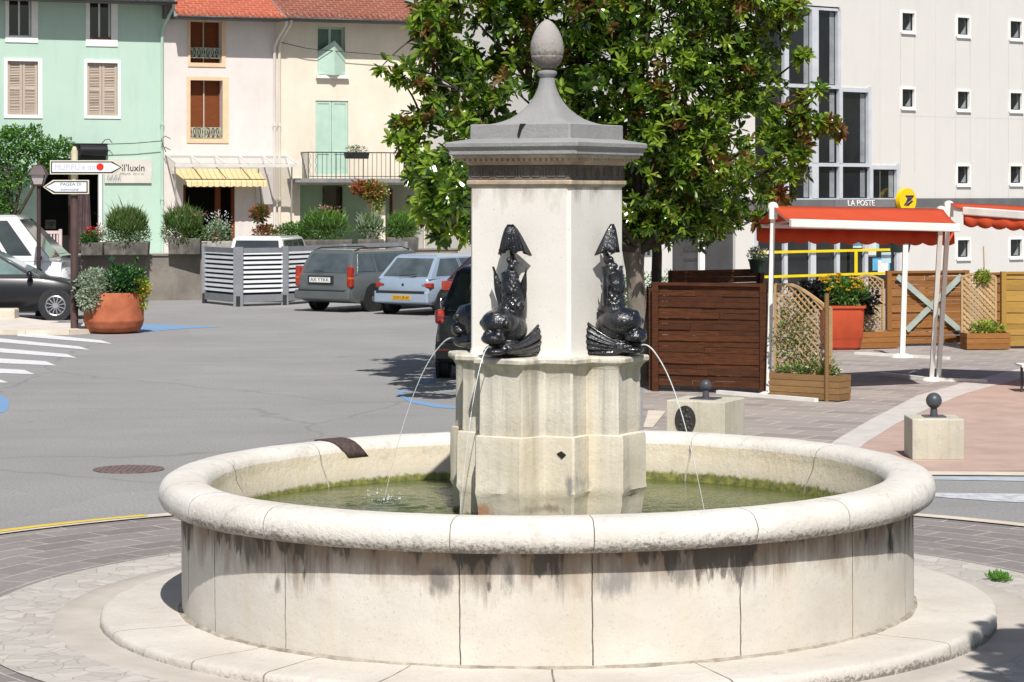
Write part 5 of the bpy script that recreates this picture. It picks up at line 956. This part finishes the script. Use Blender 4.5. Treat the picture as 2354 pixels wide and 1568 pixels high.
def lattice(t_, L, z0, topf, mat, y=0, sp=.105, w_=.020, nm='lattice'):
    mb = MB(); zmax = max(topf(L * i / 20) for i in range(21))
    for s_ in (1, -1):
        c = -(zmax - z0) if s_ > 0 else 0; e = L if s_ > 0 else L + (zmax - z0)
        while c < e:
            seg = None; N = 60
            for i in range(N + 1):
                q = (zmax - z0) * i / N; x = c + s_ * q; z = z0 + q; ok = 0 <= x <= L and z <= topf(max(0, min(L, x)))
                if ok: seg = (seg[0], (x, z)) if seg else ((x, z), (x, z))
                if (not ok or i == N) and seg and seg[0] != seg[1]: a, b = seg; mb.beam((a[0], y + s_ * .007, a[1]), (b[0], y + s_ * .007, b[1]), .012, w_); seg = None
            c += sp
    obj(nm, mb, mat, t_); mb = MB(); P_ = [(L * i / 14, y, topf(L * i / 14)) for i in range(15)]
    for a, b in zip(P_[:-1], P_[1:]): mb.beam(a, b, .04, .035)
    obj('lattice_rail', mb, mat, t_); obj('lattice_rail', MB().beam((0, y, z0), (L, y, z0), .04, .03), mat, t_); [obj('lattice_stile', MB().box(x - .018, x + .018, y - .02, y + .02, z0, topf(x)), mat, t_) for x in (0, L)]
def boxp(nm, lab, A, B, h, dep, mat, group=None, rows=4):
    A, B = Vector(A), Vector(B); d = B - A; L = d.length; t_ = thing(nm, lab, 'planter box', (A.x, A.y, 0), atan2(d.y, d.x), group); mb = MB(); hh = h / rows
    for i in range(rows):
        j = .004 * (i % 2); mb.box(-j, L + j, -j, .02, .02 + i * hh, .02 + (i + 1) * hh - .006); mb.box(-j, L + j, dep - .02, dep + j, .02 + i * hh, .02 + (i + 1) * hh - .006); mb.box(-j, .02, .021, dep - .021, .02 + i * hh, .02 + (i + 1) * hh - .006); mb.box(L - .02, L + j, .021, dep - .021, .02 + i * hh, .02 + (i + 1) * hh - .006)
    mb.box(.03, L - .03, .03, dep - .03, .02, h * .85); obj('box', mb, mat, t_); return t_, L
# near dark fence (two panels)
a, b = G(1503, 900), G(1757, 908); plank_fence('dark_board_fence', 'dark red-brown board fence panel left of the white awning pole', (a.x, a.y, 0), (b.x, b.y, 0), .06, HC + (HZ - 652) * b.y / F, WD, 18)
a, b = P(1545, 0, 37.5), P(1752, 0, 38.5); plank_fence('dark_board_fence', 'dark board fence panel rising behind the nearer dark panel', (a.x, a.y, 0), (b.x, b.y, 0), .06, HC + (HZ - 620) * 38 / F, WD, 17)
a, b = G(1497, 890), G(1500, 830); plank_fence('dark_board_fence', 'narrow end-on dark fence panel beside the slim tree trunk', (G(1503, 898).x, G(1503, 898).y, 0), (P(1497, 0, 36.6).x, 36.6, 0), .06, 1.42, WD, 16)
# near lattice planter
A, B = G(1768, 916), G(1893, 925); tb, L = boxp('lattice_planter', 'low wooden planter box with arched lattice right of the white awning pole', (A.x, A.y - .0, 0), (B.x + .2, B.y, 0), .34, .34, WP)
lattice(tb, L * .80, .36, lambda x: 1.56 - .30 * max(0, min(1, (x - .25) / .55)) ** 1.3 + .0 * x, WL, y=.17, sp=.10); obj('end_post', MB().tube([(L * .83, .0, .0), (L * .83, .0, 1.46)], .032, 12), WP, tb, 40)
IV1 = leafmat('ivy_leaf', '#6f7c3e', '#a7a878', .6); IV2 = leafmat('pale_ivy_leaf', '#b9b590', '#d2ccae', .6)
mb = MB(); cloud(mb, (.28, .22, .85), (.36, .10, .55), 1500, .065, .035, (0, 0, 1, 2), .2); cloud(mb, (.65, .2, .45), (.35, .12, .2), 500, .06, .03, (0, 1, 2), .2); cloud(mb, (.45, .17, .40), (.55, .14, .08), 500, .07, .03, (0, 2), .6); obj('climbing_foliage', mb, [IV1, IV2, GL1], tb)
# far row
def gp(u, Y): p_ = P(u, 0, Y); return (p_.x, Y, 0)
zt_ = lambda v, Y: HC + (HZ - v) * Y / F
plank_fence('wooden_fence_panel', 'orange-brown fence panel with a pale green crossed brace', gp(2041, 44.8), gp(2224, 45.2), .02, zt_(622, 45), WO, 18, brace=True)
plank_fence('wooden_fence_panel', 'yellow-brown fence panel at the right edge of the photo', gp(2304, 44.2), gp(2520, 44.4), .02, zt_(624, 44.3), WY, 13)
plank_fence('wooden_fence_panel', 'short red-brown fence panel behind the right-hand lattice', gp(2262, 46.4), gp(2330, 46.6), .02, zt_(626, 46.5), WO, 14)
t1, L1 = boxp('lattice_planter', 'wooden planter box with lattice between the orange pot and the braced fence panel', gp(1975, 44.0), gp(2066, 44.3), .30, .4, WO, rows=3); lattice(t1, L1 * .80, .30, lambda x: 1.22 + .10 * sin(min(1, x / (L1 * .8)) * pi), WL, y=.3, sp=.105)
mb = MB(); cloud(mb, (.3, .36, .62), (.32, .08, .4), 900, .06, .035, (0, 1), .3); obj('climbing_foliage', mb, [IV1, IV2], t1)
t2, L2 = boxp('lattice_planter', 'wooden planter box with broad pale lattice left of the yellow-brown panel', gp(2222, 43.8), gp(2322, 43.9), .29, .4, WO, rows=3); lattice(t2, L2 * .78, .30, lambda x: 1.30 + .07 * sin(x / (L2 * .78) * pi), WL, y=.3, sp=.105, w_=.045)
mb = MB(); cloud(mb, (.45, .2, .36), (.3, .14, .14), 380, .09, .04, (0, 1), .5); cloud(mb, (.38, .28, 1.30), (.15, .1, .1), 200, .08, .05, (0, 1), .3); obj('foliage', mb, [GL1, LIME], t2)
mb = MB().tube([(.42, .3, 1.3), (.40, .3, 1.85)], .012, 5); obj('stake', mb, WL, t2)
# big orange pot with yellow flowers
q = G(1938, 806); op = thing('orange_flower_pot', 'tall orange plastic planter full of yellow flowers', 'flower pot', (q.x, q.y + .36, 0)); OPM = M('orange_plastic', '#c0502e', '#a8452a', 2, .5, dirt=.15)
def rsq(h, z, r=.1, n=5): return [(sx * (h - r) + r * cos(a), sy * (h - r) + r * sin(a), z) for sx, sy, a0_ in ((1, 1, 0), (-1, 1, pi / 2), (-1, -1, pi), (1, -1, 3 * pi / 2)) for a in [a0_ + pi / 2 * i / n for i in range(n + 1)]]
obj('pot', MB().loft([rsq(h, z) for h, z in ((.27, 0), (.32, .05), (.345, .18), (.35, .2), (.36, .22), (.385, .74), (.385, .75), (.415, .755), (.415, .80), (.39, .80), (.38, .74), (.05, .73))]), OPM, op, 30)
mb = MB(); cloud(mb, (.0, 0, .98), (.50, .40, .28), 1500, .10, .05, (0, 0, 1), .4); obj('foliage', mb, [GRF, GL1], op); mb = MB()
for _ in range(70):
    d = rdir(); d.z = abs(d.z); c = Vector((-.02 + d.x * .46, d.y * .40, 1.05 + d.z * .30))
    for i in range(7): a = i * .9; leaf(mb, c, Vector((cos(a), sin(a) * .6 - .3, .5)), .055, .04, 0)
obj('yellow_flowers', mb, [YEL], op); mb = MB(); cloud(mb, (-.52, -.1, .98), (.26, .2, .22), 380, .14, .09, (0,), 0); cloud(mb, (.52, -.05, .85), (.15, .15, .18), 160, .11, .07, (0,), 0); obj('dark_foliage', mb, [DK], op)
# small dark pots
for nm, lab, u, v, Y, r_, mt in (('small_flower_pot', 'small dark green pot of white flowers on the far dark fence', 1741, 627, 38.2, .14, 1), ('small_flower_pot', 'black hanging pot against the post office wall right of the glass', 2068, 580, 60, .30, 0)):
    t_ = thing(nm, lab, 'flower pot', P(u, v, Y)); s_ = r_; obj('pot', MB().lathe([(.01, 0), (s_ * .75, 0), (s_, s_ * 1.3), (s_ * 1.08, s_ * 1.3), (s_ * 1.08, s_ * 1.5), (s_ * .9, s_ * 1.5), (s_ * .8, s_ * 1.3), (.01, s_ * 1.3)], 20), M('dark_green_pot', (.015, .03, .025), (.02, .04, .03), 3, .5), t_, 40); mb = MB(); cloud(mb, (0, 0, s_ * 2), (s_ * 1.1, s_, s_ * .8), 260, .055, .03, (0, 1, 2) if mt else (1,), .4); obj('foliage', mb, [WHP, GL3, LIME], t_)
# double awning
RA = M('red_awning_cloth', '#d8452c', '#cc3d26', 1.2, .8, .2, 20); 
def clothmat():
    t = NT('awning_cloth'); col = t.mix(t.ramp(t.noise(t.coord(), 1.5, 5), .3, .7), lin('#dc5f3c'), lin('#d45534')); t.fin(col, .8, 0, .3); ts = t.n('BsdfTranslucent'); t.setv(ts.inputs[0], lin('#d03018'))
    ms = t.n('MixShader'); ms.inputs[0].default_value = .25; t.l(t.b.outputs[0], ms.inputs[1]); t.l(ts.outputs[0], ms.inputs[2]); t.l(ms.outputs[0], t.t.nodes['Material Output'].inputs[0]); return t.m
RA = clothmat()
def sheet(A, B, C_, D, n=24, m=6, sag=.03):   # A-B top edge, C-D lower edge (C under A)
    mb = MB(); rg = []
    for j in range(m + 1):
        q = j / m; r_ = []
        for i in range(n + 1): s_ = i / n; p_ = (A.lerp(B, s_)).lerp(C_.lerp(D, s_), q); p_ = p_ - Vector((0, 0, sag * sin(pi * q) + .006 * sin(s_ * 40) * q)); r_.append(p_)
        rg.append(r_)
    return mb.loft(rg, False, 0, False)
def valance(A, B, h, n=72, per=6, wave=.02, out=Vector((0, -.02, 0))):
    rg = [[], [], []]
    for i in range(n + 1):
        p_ = A.lerp(B, i / n); sc_ = h * (.82 + .18 * abs(sin(pi * i / per))); w_ = out * (1 + sin(i * .8)); rg[0].append(p_); rg[1].append(p_ + w_ * .6 - Vector((0, 0, sc_ * .5))); rg[2].append(p_ + w_ - Vector((0, 0, sc_)))
    return MB().loft(rg, False, 0, False)
def awn(lab, A, B, F0, F1, K0, K1, poles, vf=0., vb=.18, feet=()):
    t_ = thing('double_awning', lab, 'awning', (poles[0][0].x, poles[0][0].y, 0), 0, 'red double awnings on the square'); o = t_.location.copy(); S = lambda p_: Vector(p_) - o
    A, B, F0, F1, K0, K1 = map(S, (A, B, F0, F1, K0, K1))
    def solid(o_, th=.006): so = o_.modifiers.new('s', 'SOLIDIFY'); so.thickness = th
    hs = obj('housing', MB().beam(A, B, .12, .10), AW, t_, bevel=.02); U = Vector((0, 0, .06))
    for nm, X0, X1 in (('front_cloth', F0, F1), ('rear_cloth', K0, K1)): c_ = obj(nm, sheet(A + U, B + U, X0 + Vector((0, 0, .03)), X1 + Vector((0, 0, .03))), RA, t_, 60); solid(c_)
    obj('front_bar', MB().beam(F0, F1, .07, .115), AW, t_, bevel=.015); obj('rear_bar', MB().beam(K0, K1, .05, .06), AW, t_, bevel=.01)
    if vf: solid(obj('front_valance', valance(F0 - Vector((0, 0, .03)), F1 - Vector((0, 0, .03)), vf), RA, t_, 60))
    solid(obj('rear_valance', valance(K0 - Vector((0, 0, .03)), K1 - Vector((0, 0, .03)), vb, out=Vector((0, -.03, 0))), RA, t_, 60))
    for s_ in (.04, .96):
        p_ = A.lerp(B, s_); 
        for X0, X1 in ((F0, F1), (K0, K1)): e = X0.lerp(X1, s_); m_ = p_.lerp(e, .5) + Vector((.25 if s_ < .5 else -.25, 0, -.04)); obj('folding_arm', MB().beam(p_ - Vector((0, 0, .04)), m_, .035, .035).beam(m_, e, .03, .03), AW, t_)
    for base, top in poles:
        b_, tp = S(base), S(top); obj('pole', MB().beam(b_, tp, .065, .065), AW, t_); obj('pole_foot', MB().tube([b_, b_ + Vector((0, 0, .03)), b_ + Vector((0, 0, .06))], [.15, .14, .07], 16), AW, t_, 40)
        obj('pole_bracket', MB().box(tp.x - .055, tp.x + .055, tp.y - .08, tp.y + .08, tp.z - .12, tp.z + .06).tube([tp + Vector((-.0, -.06, .05)), tp + Vector((.0, .06, .05))], .07, 12), AW, t_, 40)
    for a, b in feet: obj('base_bar', MB().beam(S(a) + Vector((0, 0, .03)), S(b) + Vector((0, 0, .03)), .08, .05), AW, t_)
    return t_
pL = G(1765, 910); pR = G(2140, 876); pQ = G(2073, 822)
tL = P(1776, 484, pL.y); tR = P(2163, 492, 35.8)
awn('near red double awning on white poles above the lattice planter', P(1776, 484, pL.y), P(2166, 490, 35.8), P(1816, 513, 33.0), P(2204, 524, 34.3), P(1738, 519, 35.1), P(2192, 528, 37.2), [(pL, tL), (pR, tR)], vb=.22, feet=[(G(1650, 906), G(1876, 925)), (G(2022, 864), G(2140, 876)), (G(2140, 876), G(2268, 881))])
pR2 = G(2156, 875.5); awn('far right red double awning cut by the photo edge', P(2182, 476, 36.0), P(2620, 498, 34.6), P(2214, 485, 35.0), P(2620, 514, 33.0), P(2215, 487, 37.2), P(2640, 500, 36.0), [(pR2, P(2180, 480, 36.0)), (G(2620, 900), P(2620, 500, 34.6))], vf=.20, vb=.16)
sb = thing('awning_stand', 'single white awning pole on a flat cross foot before the braced panel', 'awning pole', pQ); obj('pole', MB().beam((0, 0, 0), (.06, 0, zt_(545, 42)), .085, .085), AW, sb); obj('pole_foot', MB().tube([(0, 0, 0), (0, 0, .04), (0, 0, .07)], [.20, .18, .08], 18), AW, sb, 40)
a, b = G(1966, 815) - pQ, G(2180, 827) - pQ; obj('base_bar', MB().beam(a + Vector((0, 0, .025)), b + Vector((0, 0, .025)), .09, .045), AW, sb); obj('pole_bracket', MB().box(-.02, .14, -.06, .06, zt_(560, 42), zt_(535, 42)), IRON, sb)
sg2 = thing('black_side_table', 'black metal leg with a white top at the right edge of the photo', 'table', G(2350, 902)); obj('leg', MB().box(-.03, .0, -.02, .02, 0, .37), IRON, sg2); obj('leg', MB().box(.4, .43, -.02, .02, 0, .37), IRON, sg2); obj('tabletop', MB().box(-.06, .5, -.25, .25, .37, .40), AW, sg2)
# stone bollards
BS = limestone('bollard_stone', '#c9c4b4', '#b5b09d', grey=.5, streak=.35, ochre=.15); BM = M('dark_grey_ball', '#4d4f54', '#43454a', 3, .4)
def bollard(lab, loc, hw, h, rz, r_, emblem=None):
    t_ = thing('stone_bollard', lab, 'bollard', loc, rz, 'stone bollards with iron balls'); obj('block', MB().box(-hw, hw, -hw, hw, 0, h), BS, t_, bevel=.012); obj('base_plate', MB().box(-hw * .42, hw * .42, -hw * .42, hw * .42, h, h + .012), BM, t_)
    obj('iron_ball', MB().tube([(0, 0, h + .01), (0, 0, h + .10)], [.042, .034], 14).ell((0, 0, h + .10 + r_ * .85), (r_, r_, r_), 24, 16), BM, t_, 50)
    if emblem: 
        e = obj('oval_emblem', MB().prism([(.125 * cos(a_), .165 * sin(a_)) for a_ in [2 * pi * k_ / 32 for k_ in range(32)]], -.01, .014, 0, Matrix.Translation((-hw * .34, -hw, h * .50)) @ Matrix.Rotation(pi / 2, 4, 'X')), M('emblem_iron', '#3d3a36', '#2d2a27', 9, .5, .6, 50), t_, 40); e.scale = (1, 1, 1)
        mb = MB(); rnd = random.Random(4)
        for i in range(14): a = rnd.random() * 6.28; r2 = .09 * sqrt(rnd.random()); mb.ell((-hw * .34 + r2 * cos(a), -hw - .014, h * .50 + 1.3 * r2 * sin(a)), (.022, .01, .022), 8, 6)
        obj('relief', mb, MATS['emblem_iron'], e, 60)
    return t_
b1 = G(1590, 1034); b1 = Vector((P(1625, 0, 28.2).x, 28.2 + .2, 0)); bollard('pale stone bollard with a dark oval emblem right behind the fountain rim', b1, .355, zt_(920, 28.2), radians(-24), .066, True)
c = G(2156, 1058); bollard('pale stone cube bollard standing on the pink pavement', Vector((c.x, c.y + .27, 0)), .275, .435, radians(0), .085)
# ================================================================== TREES
BARK = M('pale_bark', '#8f857a', '#5f574f', 3, .9, .9, 14, st=(2, 2, .6), lo=.3, hi=.7); BARKD = M('dark_bark', '#4d443c', '#39322c', 4, .9, .8, 16)
MG = [leafmat('magnolia_leaf', '#3e5e1c', '#618427', .22, .9, .33), leafmat('magnolia_light_leaf', '#73942c', '#a5bb45', .22, .8, .42), leafmat('magnolia_brown_leaf', '#5f4420', '#7d5a2a', .6, .4, .2), leafmat('magnolia_dark_leaf', '#1f330f', '#37521b', .22, .9, .18)]
TY = 36.0
def rosette(mb, c, ax, n, L, mis):
    ax = ax.normalized(); u = ax.cross(Vector((.3, .5, .8))).normalized(); v = ax.cross(u); a0_ = R() * 6.28
    for k in range(n):
        a = a0_ + k * 2.4; t_ = radians(35 + 50 * R()); d = ax * cos(t_) + (u * cos(a) + v * sin(a)) * sin(t_); d.z -= .15 * R(); leaf(mb, c - ax * .03 * k / n + rdir() * .015, d, L * (.7 + .5 * R()), L * .42 * (.8 + .4 * R()), random.choice(mis), .22, .12)
blobs = [(1085, 40, 1.0, 0), (1300, 10, 1.35, 0), (1520, 30, 1.4, .3), (1672, 50, .95, .2), (1055, 205, .62, -.3), (1190, 215, 1.05, 0), (1400, 210, 1.35, .2), (1585, 210, 1.25, 0), (1690, 175, .75, .3), (1035, 340, .60, -1.2), (1000, 430, .42, -1.8), (1060, 470, .55, -1.6), (1180, 390, 1.0, 0), (1490, 385, 1.2, 0), (1670, 330, 1.0, -.2), (1760, 395, .62, -.3), (1815, 290, .42, -.4), (1530, 465, .62, .1), (1640, 470, .48, -.2), (1715, 455, .38, -.2), (1150, 500, .6, 0), (1030, 510, .34, -2.4), (1010, 470, .3, -2.9), (985, 400, .3, -2.4), (1060, 420, .5, -3.2), (1150, 470, .5, -3.0), (1000, 480, .30, -4.0), (1035, 430, .34, -4.3), (1330, -150, 1.7, 0), (1570, -150, 1.5, 0), (1120, -110, 1.15, 0), (1340, 420, 1.0, .2), (1460, 500, .45, 0), (1690, -60, 1.0, 0), (1775, 20, .4, .1), (1600, 505, .22, 0), (1000, 60, .45, -.2),(1770,190,.35,0),(975,300,.35,-.3),(1010,140,.45,0)]
sprigs = [(880, 150, .14), (905, 170, .20), (940, 165, .22), (970, 195, .25), (1000, 230, .25), (925, 285, .20), (905, 320, .14), (935, 335, .28), (960, 270, .14), (950, 390, .22), (985, 105, .2), (970, 60, .22), (1875, 290, .22), (1905, 280, .18), (1925, 300, .14), (1845, 265, .2), (1850, 225, .16), (1880, 210, .12), (1005, 545, .16), (1020, 530, .18), (1835, 370, .16), (1820, 405, .18), (1790, 440, .16), (1745, 500, .14), (1830, 20, .25), (975, 20, .25), (1850, 130, .2), (1840,340,.2)]
mg = thing('magnolia_tree', 'big glossy magnolia tree with brown leaf backs behind the fountain column', 'tree', (P(1462, 0, TY).x, TY, 0)); o0 = mg.location.copy(); mb = MB(); S0 = 152.0
tips = []
for u, v, r, dy in blobs:
    c = P(u, v, TY + dy) - o0; n = int((300 if u < 1450 else 420) * r * r)
    for _ in range(n):
        d = rdir(); q = (.35 + .65 * R() ** .45); j = 1 + .16 * mn.noise(Vector((d.x * 2.4 + u, d.y * 2.4, d.z * 2.4 + v))) * 2
        p_ = c + Vector((d.x * r, d.y * r * 1.15, d.z * r * .95)) * q * j
        if mn.noise(p_ * 1.5 + Vector((5, 2, 9))) + .5 * mn.noise(p_ * 3.4) < -.02 and R() < .9: continue
        w_ = R() * (1 if u < 1600 else .8); mis = (2,) if w_ < .08 else ((1,) if w_ < .30 else ((0, 0, 1) if w_ < .72 else (3, 0)))
        rosette(mb, p_, d + Vector((0, -.1, .35)), random.randint(6, 9), (.178 if u < 1450 else .145) * (.85 + .3 * R()), mis)
for u, v, r in sprigs:
    c = P(u, v, TY - .9) - o0; tips.append(c)
    for _ in range(max(3, int(170 * r * r + 2))):
        d = rdir(); rosette(mb, c + d * r * .8 * R(), d + Vector((0, -.2, .3)), random.randint(6, 9), .17, (2,) if R() < .22 else (0, 1))
obj('crown', mb, MG, mg)
mb = MB(); tz = 1.95
def curve(a, b, s_, n=8): a, b = Vector(a), Vector(b); m_ = Vector((R() - .5, R() - .5, R() - .2)) * s_; return [a.lerp(b, i / n) + m_ * sin(pi * i / n) for i in range(n + 1)]
rg = []
for i in range(15):
    q = i / 14; z = tz * 1.1 * q; r = .115 + .10 * (1 - q) ** 3 + .05 * q ** 4
    rg.append([(r * (1 + .18 * cos(3 * a + z * 2.4) + .08 * cos(7 * a - z * 3)) * cos(a) + .05 * sin(z * 2), r * (1 + .18 * cos(3 * a + z * 2.4)) * sin(a), z) for a in [2 * pi * k / 18 for k in range(18)]])
mb.loft(rg); obj('trunk', mb, BARK, mg, 60); mb = MB(); top = Vector((.04, 0, tz))
for u, v, r, dy in blobs: c = P(u, v, TY + dy) - o0; L = (c - top).length; n = 8; pts = curve(top, c, .5 * L * .3); mb.tube(pts, [.075 * (1 - i / n * .85) * min(1, .5 + r * .5) for i in range(n + 1)], 6)
for c in tips: b_ = min([P(u, v, TY + dy) - o0 for u, v, r, dy in blobs], key=lambda q_: (q_ - c).length); mb.tube(curve(b_, c, .15), [.022 - .0018 * i for i in range(9)], 5)
obj('branches', mb, BARKD, mg, 60)
# second, slimmer tree
T2 = 41.0; st2 = thing('slim_tree', 'slimmer tree with a dark straight trunk behind the magnolia on its right', 'tree', (P(1507, 0, T2).x, T2, 0)); mb = MB(); mb.tube([(0, 0, 0), (.0, 0, .9), (.02, 0, 1.8), (-.03, 0, 2.8), (.2, 0, 4)], [.12, .09, .085, .08, .05], 12); mb.tube(curve((0, 0, 2.3), (1.2, 0, 3.0), .2), [.05 - .004 * i for i in range(9)], 6); obj('trunk', mb, BARKD, st2, 60)
mb = MB(); o0 = st2.location.copy()
for u, v, r in ((1500, 440, .9), (1600, 470, .75), (1660, 500, .4), (1700, 430, .7), (1560, 380, 1.0), (1450, 470, .7), (1620, 510, .3)): c = P(u, v, T2) - o0; [rosette(mb, c + rdir() * r * R() ** .4, rdir() + Vector((0, 0, .3)), 7, .15, (0, 3, 0, 1)) for _ in range(int(260 * r * r))]
obj('crown', mb, MG, st2)
# vine tree on the mint house
V0 = P(46, 0, 66.6); vt = thing('courtyard_tree', 'small leafy tree with bare dark limbs against the mint green house front', 'tree', (V0.x, 66.2, 1.12)); o0 = vt.location.copy(); mb = MB()
for u, v, r in ((30, 420, .45), (-15, 450, .5), (20, 470, .35), (60, 400, .35), (120, 380, .25), (20, 330, .50), (60, 320, .45), (100, 340, .48), (135, 345, .35), (148, 330, .22), (-30, 320, .6), (30, 305, .3), (80, 300, .2), (60, 360, .45), (110, 370, .3), (10, 365, .4), (155, 355, .15), (5, 480, .22), (-20, 400, .5), (8, 520, .15)): c = P(u, v, 66.2) - o0; cloud(mb, c, (r, r * .8, r * .75), int(1700 * r * r) + 40, .105, .06, (0, 1), .2)
obj('crown', mb, [leafmat('vine_leaf', '#2f5a20', '#4e7f2c', .4), leafmat('vine_light_leaf', '#568a30', '#74a03e', .4)], vt)
mb = MB(); f_ = Vector((0, 0, 0))
for u, v in ((20, 350), (70, 345), (105, 360), (-10, 350)): mb.tube(curve((-.1, 0, .9), P(u, v, 66.2) - o0, .25), [.06 - .005 * i for i in range(9)], 6)
mb.tube([(0, 0, 0), (-.05, 0, .5), (-.1, 0, .95)], [.10, .08, .07], 10); obj('trunk', mb, BARKD, vt, 60)
# hedge by the post office
hd_ = thing('hedge', 'low green hedge in front of the post office wall behind the tree trunks', 'hedge', (P(1490, 0, 56).x, 56, 0)); mb = MB()
for x in range(-9, 10): cloud(mb, (x * .14, 0, .55), (.22, .3, .48), 150, .08, .045, (0, 1), .3)
obj('foliage', mb, [GL1, GRF], hd_)
# tree added out of view on the right to shade the corner paving
t3 = thing('added_shade_tree', 'leafy tree added out of view on the right to shade the near corner', 'tree', (5.15, 10.1, 0)); mb = MB(); mb.tube([(0, 0, 0), (0, 0, 2), (.1, 0, 4.2)], [.2, .16, .12], 12)
for i in range(9): mb.tube(curve((0, 0, 3.2), (1.6 * cos(i * .7), 1.6 * sin(i * .7), 4.6 + .5 * sin(i)), .4), [.07 - .006 * k for k in range(9)], 6)
obj('trunk', mb, BARK, t3, 60); mb = MB()
for i in range(10): cloud(mb, (1.05 * cos(i * .63), 1.0 * sin(i * .63), 4.6 + .5 * sin(i * 1.9)), (.9, .9, .8), 2200, .17, .15, (0, 1), .2)
obj('crown', mb, [GRF, GL1], t3)
